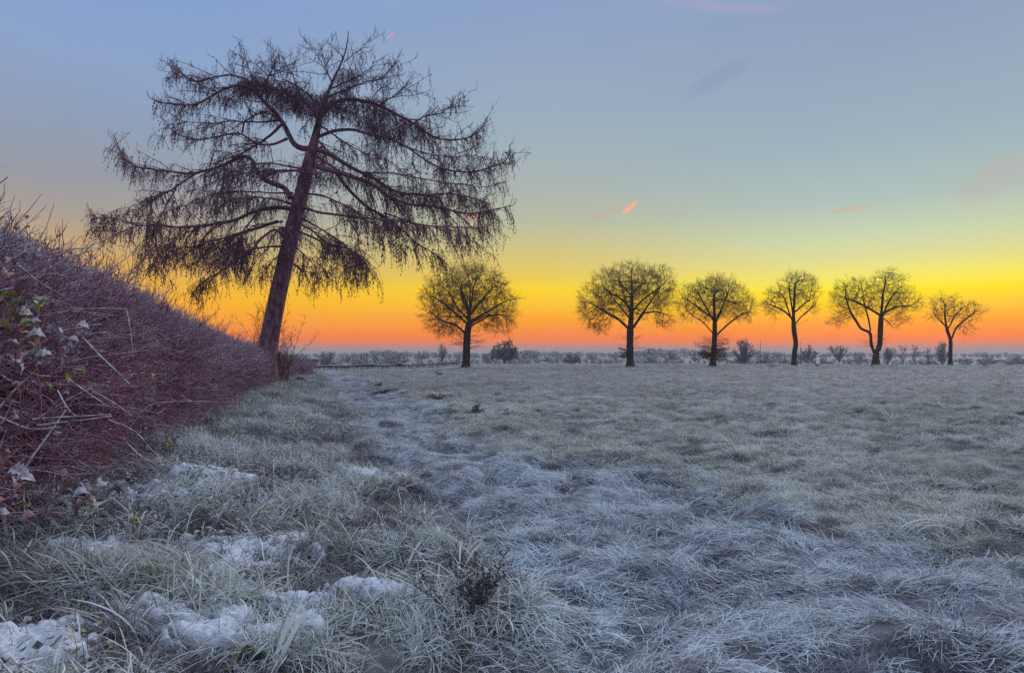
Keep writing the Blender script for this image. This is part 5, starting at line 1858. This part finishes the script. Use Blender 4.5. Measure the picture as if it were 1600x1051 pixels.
# ---- prototypes of the far trees: trunk + crown, one metre high, copied with their data
def far_proto(kind, seed):
    random.seed(seed)
    tr, cr = Tubes(), Tubes()
    leaf_c, leaf_r = [], []
    tall = {'dome': .30, 'round': .34, 'bush': .06, 'slim': .12, 'fan': .10, 'flat': .42, 'pine': .4}[kind]
    tr.add([(0, 0, -.06), (.005, 0, tall * .6), (rnd(-.01, .01), 0, tall + .12)], [.035, .026, .016], 6)
    wid = {'dome': .70, 'round': .62, 'bush': .72, 'slim': .24, 'fan': .46, 'flat': .60, 'pine': .3}[kind]
    nb = {'dome': 30, 'round': 20, 'bush': 26, 'slim': 12, 'fan': 26, 'flat': 15, 'pine': 12}[kind]
    for b in range(nb):
        a = rnd(0, 6.283)
        z0 = tall * rnd(.55, 1.1) if kind not in ('slim', 'fan', 'pine') else rnd(.08, .7) if kind != 'fan' else rnd(.05, .2)
        rr_ = wid * math.sqrt(random.random())
        if kind in ('bush', 'dome') and b % 3 == 0:
            rr_ = wid * rnd(.85, 1.0)
        e = np.array([rr_ * math.cos(a), rr_ * math.sin(a) * .9, 0])
        if kind == 'flat':
            e[2] = .86 + .1 * rnd(-1, 1)
        elif kind in ('slim', 'pine'):
            e = e * (1.05 - z0)
            e[2] = z0 + rnd(.12, .3)
        elif kind == 'fan':
            e[2] = 1.0 - .5 * (rr_ / wid) ** 2 + rnd(-.05, .03)
        else:
            e[2] = tall * .8 + (1 - tall * .8) * math.sqrt(max(0.02, 1 - (rr_ / wid) ** 2)) * rnd(.75, 1.0)
        p0 = np.array([0, 0, z0])
        m1 = p0 + (e - p0) * .5 + np.array([0, 0, .05 if kind != 'flat' else -.02])
        pl, _, _ = resample([p0, m1, e], .09)
        cr.add(pl, np.linspace(.013, .004, len(pl)), 3, random.random())
        for k in range(2, len(pl)):
            for _ in range(3):
                d = unit(unit(e - p0) * .7 + np.array([rnd(-1, 1), rnd(-1, 1), rnd(-.5, .9)]))
                L_ = rnd(.06, .17)
                q = pl[k] + d * L_
                cr.add([pl[k], pl[k] + d * L_ * .5, q], [.0075, .006, .004], 3, random.random())
                for _z in range(2):
                    d2 = unit(d + np.array([rnd(-1, 1), rnd(-1, 1), rnd(-.6, .9)]))
                    cr.add([q - d * L_ * .3, q - d * L_ * .3 + d2 * L_ * .6], [.006, .004], 3, random.random())
                if kind in ('bush', 'pine', 'dome') or random.random() < .30:
                    leaf_c += [q, pl[k] + d * L_ * .6]
                    leaf_r += [rnd(.012, .034), rnd(.012, .03)]
    if kind == 'dome':
        for _ in range(620):
            v = unit([random.gauss(0, 1), random.gauss(0, 1), abs(random.gauss(0, 1)) - .12]) * random.random() ** .33
            leaf_c.append((v[0] * wid * .98, v[1] * wid * .98, .33 + v[2] * .64))
            leaf_r.append(rnd(.018, .042))
    ex = octas(leaf_c, leaf_r, .8) if leaf_c else None
    return tr.mesh('trunk', (0, 0, 0)), cr.mesh('crown', (0, 0, 0), False, ex)


FP = {}
for i, k in enumerate(('dome', 'round', 'bush', 'slim', 'fan', 'flat', 'pine')):
    for v in range(2):
        tm, cm = far_proto(k, 300 + i * 10 + v)
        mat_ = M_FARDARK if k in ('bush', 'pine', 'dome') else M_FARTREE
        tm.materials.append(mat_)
        cm.materials.append(mat_)
        FP[k, v] = (tm, cm)
random.seed(99)
FG = 'misty trees beyond the far edge of the field'


def far_tree(kind, px, top, wpx, d, label, dark=False, name='far_tree', cat='tree'):
    d = d * 1.7 if d > 150 else d
    sc_ = d / F_PX
    x, y = (px - 800) * sc_, d
    z = gz(x, y)
    h = CAM_Z + (HORIZON - top) * sc_ - z
    o = empty(name, (x, y, z), label, cat, FG)
    tm, cm = FP[kind, random.randint(0, 1)]
    wid = {'dome': .70, 'round': .62, 'bush': .72, 'slim': .24, 'fan': .46, 'flat': .60, 'pine': .3}[kind] * 2.1
    sx = wpx * sc_ / wid
    rz = rnd(0, 6.28)
    for nm, me in (('trunk', tm), ('crown', cm)):
        c = bpy.data.objects.new(nm, me)
        COL.objects.link(c)
        c.parent = o
        c.scale = (sx, sx, h)
        c.rotation_euler = (0, 0, rz)
    return o


FT = [('bush', 513, 550, 46, 230, 'broad rounded misty tree right of the farmhouse roof'), ('round', 545, 556, 26, 250, 'small round misty tree between the two utility poles'),
      ('bush', 562, 556, 28, 240, 'misty bush just left of the right utility pole'), ('round', 586, 556, 24, 240, 'round misty tree just right of the right utility pole'),
      ('bush', 622, 552, 40, 260, 'wide misty tree behind the middle of the low clipped hedge'), ('slim', 608, 560, 18, 240, 'slim misty tree against the left side of the wide one behind the hedge'),
      ('round', 690, 539, 26, 170, 'slender bare little tree left of the ivy-swollen oak'), ('bush', 658, 549, 30, 420, 'pale bush far behind the right end of the low hedge'),
      ('bush', 762, 552, 26, 300, 'misty bush between the ivy-swollen oak and the round dark tree'), ('dome', 788, 530, 50, 152, 'round dense dark tree by itself right of the ivy-swollen oak'),
      ('dome', 893, 550, 30, 210, 'dark rounded bush alone left of the broadest oak'), ('pine', 835, 553, 14, 330, 'small pointed misty tree between the round tree and the dark bush'),
      ('bush', 857, 557, 34, 330, 'low pale bush left of the dark rounded bush'), ('round', 925, 556, 26, 340, 'pale small tree right of the dark rounded bush'),
      ('bush', 1018, 559, 42, 280, 'dark low bush under the wooded rise, left part'), ('round', 1048, 550, 32, 250, 'bare round misty tree in front of the wooded rise'),
      ('round', 1085, 556, 24, 300, 'faint small tree left of the leafy-footed tree'), ('fan', 1162, 533, 36, 175, 'fan-shaped bare tree of many stems right of the leafy-footed tree'),
      ('bush', 1163, 556, 46, 190, 'dark scrub at the foot of the fan-shaped bare tree'), ('bush', 1194, 555, 30, 260, 'misty bush below the thin mast'),
      ('bush', 1224, 560, 28, 260, 'dark low bush left of the slender wavy tree'), ('round', 1262, 541, 38, 170, 'open bare tree right behind the slender wavy tree'),
      ('bush', 1290, 559, 24, 250, 'small dark bush between the open bare tree and the flat-headed one'), ('flat', 1311, 541, 36, 175, 'little flat-headed bare tree between the wavy tree and twin trunks'),
      ('bush', 1344, 556, 34, 280, 'pale thicket left of the twin trunks'), ('round', 1387, 543, 38, 190, 'bushy bare tree half hidden behind the twin trunks'),
      ('slim', 1411, 541, 18, 180, 'first slim bare tree right of the twin trunks'), ('slim', 1429, 540, 15, 185, 'second slim bare tree right of the twin trunks'),
      ('slim', 1449, 545, 19, 190, 'third and shortest slim bare tree right of the twin trunks'), ('fan', 1472, 537, 22, 180, 'taller fan-shaped bare tree just left of the smallest field tree'),
      ('bush', 1446, 562, 44, 230, 'low dark bush under the three slim trees'), ('bush', 1508, 560, 40, 300, 'low dark bush right of the smallest field tree'),
      ('bush', 1548, 560, 44, 260, 'wide low dark bush near the right edge, left one'), ('bush', 1588, 557, 60, 260, 'darkest wide bush cut by the right edge of the photo'),
      ('bush', 383, 543, 26, 110, 'dark rounded treetop over the hedge left of the larch'), ('bush', 396, 537, 30, 260, 'pale misty treetop between the hedge and the larch trunk')]
for (k, px, top, w_, d, lab) in FT:
    far_tree(k, px, top, w_, d, lab)

# the wooded skyline in the mist: nobody could count it
random.seed(5)
cl, clr = [], []
tb_ = Tubes()
for wi in range(1350):
    px = rnd(380, 1700)
    d = rnd(560, 1900) if wi < 950 else rnd(330, 600)
    bump = 6 * math.exp(-((px - 1035) / 60) ** 2) + 3 * math.exp(-((px - 1090) / 40) ** 2) + 2.5 * math.exp(-((px - 640) / 70) ** 2) + 2.5 * math.exp(-((px - 850) / 60) ** 2)
    top = 553.0 - bump - 4.5 * max(0, noise2(np.array([px * .06]), np.array([0.0]), 141)[0] * 2 + .35) * rnd(.3, 1) - rnd(0, 2.0)
    if wi >= 950:
        top = 561.5 - 2.5 * noise2(np.array([px * .05]), np.array([7.0]), 142)[0] - rnd(0, 2)
    sc_ = d / F_PX
    x = (px - 800) * sc_
    z = gz(x, d)
    h = max(2.5, CAM_Z + (HORIZON - top) * sc_ - z)
    w_ = rnd(.28, .55) * h
    tb_.add([(x, d, z - .3), (x, d, z + h * .6)], [.18, .08], 4, .5)
    for _k in range(30):
        v = unit([random.gauss(0, 1) for _ in range(3)]) * random.random() ** .4
        cl.append((x + v[0] * w_, d + v[1] * w_, z + h * .50 + v[2] * h * .50))
        clr.append(rnd(.05, .12) * h)
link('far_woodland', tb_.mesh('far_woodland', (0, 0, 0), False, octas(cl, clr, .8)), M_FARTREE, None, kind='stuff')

# farmhouse
M_WALL = bark_mat('house_wall', (.22, .2, .19, 1), (.30, .27, .25, 1), 2.0, 0, .2, 1)
M_ROOF = bark_mat('house_roof', (.07, .07, .08, 1), (.13, .13, .14, 1), 3.0, .35, .3, 1)
hd = 205.0
hx = (484 - 800) / F_PX * hd
hz_ = gz(hx, hd)
ho = empty('farmhouse', (hx, hd, hz_), 'grey farmhouse roof in the mist at the end of the tall hedge', 'house')
ry = CAM_Z + (HORIZON - 557.5) / F_PX * hd - hz_       # ridge height
ev = CAM_Z + (HORIZON - 563.5) / F_PX * hd - hz_       # eaves height


def box(x0, x1, y0, y1, z0, z1):
    V = [(x0, y0, z0), (x1, y0, z0), (x1, y1, z0), (x0, y1, z0), (x0, y0, z1), (x1, y0, z1), (x1, y1, z1), (x0, y1, z1)]
    Q = [(0, 3, 2, 1), (4, 5, 6, 7), (0, 1, 5, 4), (1, 2, 6, 5), (2, 3, 7, 6), (3, 0, 4, 7)]
    return V, Q


V, Q = box(-2.4, 2.6, -2, 2, -.3, ev - .01)
link('wall', mk_mesh('wall', V, Q), M_WALL, ho)
V = [(-2.8, -2.3, ev), (2.9, -2.3, ev), (2.9, 2.3, ev), (-2.8, 2.3, ev), (-2.4, 0, ry), (2.0, 0, ry)]
link('roof', mk_mesh('roof', V, [(0, 1, 5, 4), (2, 3, 4, 5), (0, 3, 2, 1)], [(1, 2, 5), (3, 0, 4)]), M_ROOF, ho)
V, Q = box(-1.9, -1.4, -.3, .3, ry - .5, ry + .55)
link('chimney', mk_mesh('chimney', V, Q), M_WALL, ho)
for wx in (-1.2, 1.2):
    V, Q = box(wx - .4, wx + .4, -2.06, -1.98, max(.4, ev - 1.3), ev - .35)
    link('window', mk_mesh('window', V, Q), M_ROOF, ho)

M_POLE = bark_mat('pole_wood', (.06, .05, .05, 1), (.10, .085, .08, 1), 3.0, .1, 0, 1)


def pole(px, top, d, label, arm, name='utility_pole', cat='pole', r=.11, group='utility poles in the mist'):
    sc_ = d / F_PX
    x = (px - 800) * sc_
    z = gz(x, d)
    h = CAM_Z + (HORIZON - top) * sc_ - z
    o = empty(name, (x, d, z), label, cat, group)
    a = Tubes()
    a.add([(0, 0, -.3), (0, 0, h * .5), (0, 0, h)], [r, r * .9, r * .75], 8)
    link('pole', a.mesh('pole'), M_POLE, o)
    if arm:
        V, Q = box(-arm, arm, -.16, -.05, h - .5, h - .34)
        link('crossarm', mk_mesh('crossarm', V, Q), M_POLE, o)
        for k in (-.85, -.3, .3, .85):
            a = Tubes()
            a.add([(arm * k, -.10, h - .345), (arm * k, -.10, h - .15)], [.05, .035], 6)
            link('insulator', a.mesh('insulator'), M_POLE, o)


pole(505, 548.3, 205, 'utility pole with a crossarm above the rounded tree on the left', .75)
pole(573, 552.5, 205, 'utility pole with a short crossarm, right one of the pair', .5)
pole(1188, 533, 240, 'thin tall mast in the mist right of the fan-shaped tree', 0, 'mast', 'mast', .10, None)
pole(1251, 534, 260, 'very thin mast beside the slender wavy trunk', 0, 'mast', 'mast', .08, None)

# ------------------------------------------------------------------ haze
HZ_D = 0.00031
V, Q = box(-2150, 2150, -2150, 2150, -7.0, 20.2)
m, n, l, p = new_mat('winter_haze')
n.remove(p)
pv = n.new('ShaderNodeVolumePrincipled')
pv.inputs['Color'].default_value = (0.82, 0.86, 0.92, 1)
pv.inputs['Density'].default_value = HZ_D
pv.inputs['Anisotropy'].default_value = 0.0
l.new(pv.outputs[0], n['Material Output'].inputs['Volume'])
link('haze', mk_mesh('haze', V, Q), m, None, kind='stuff')
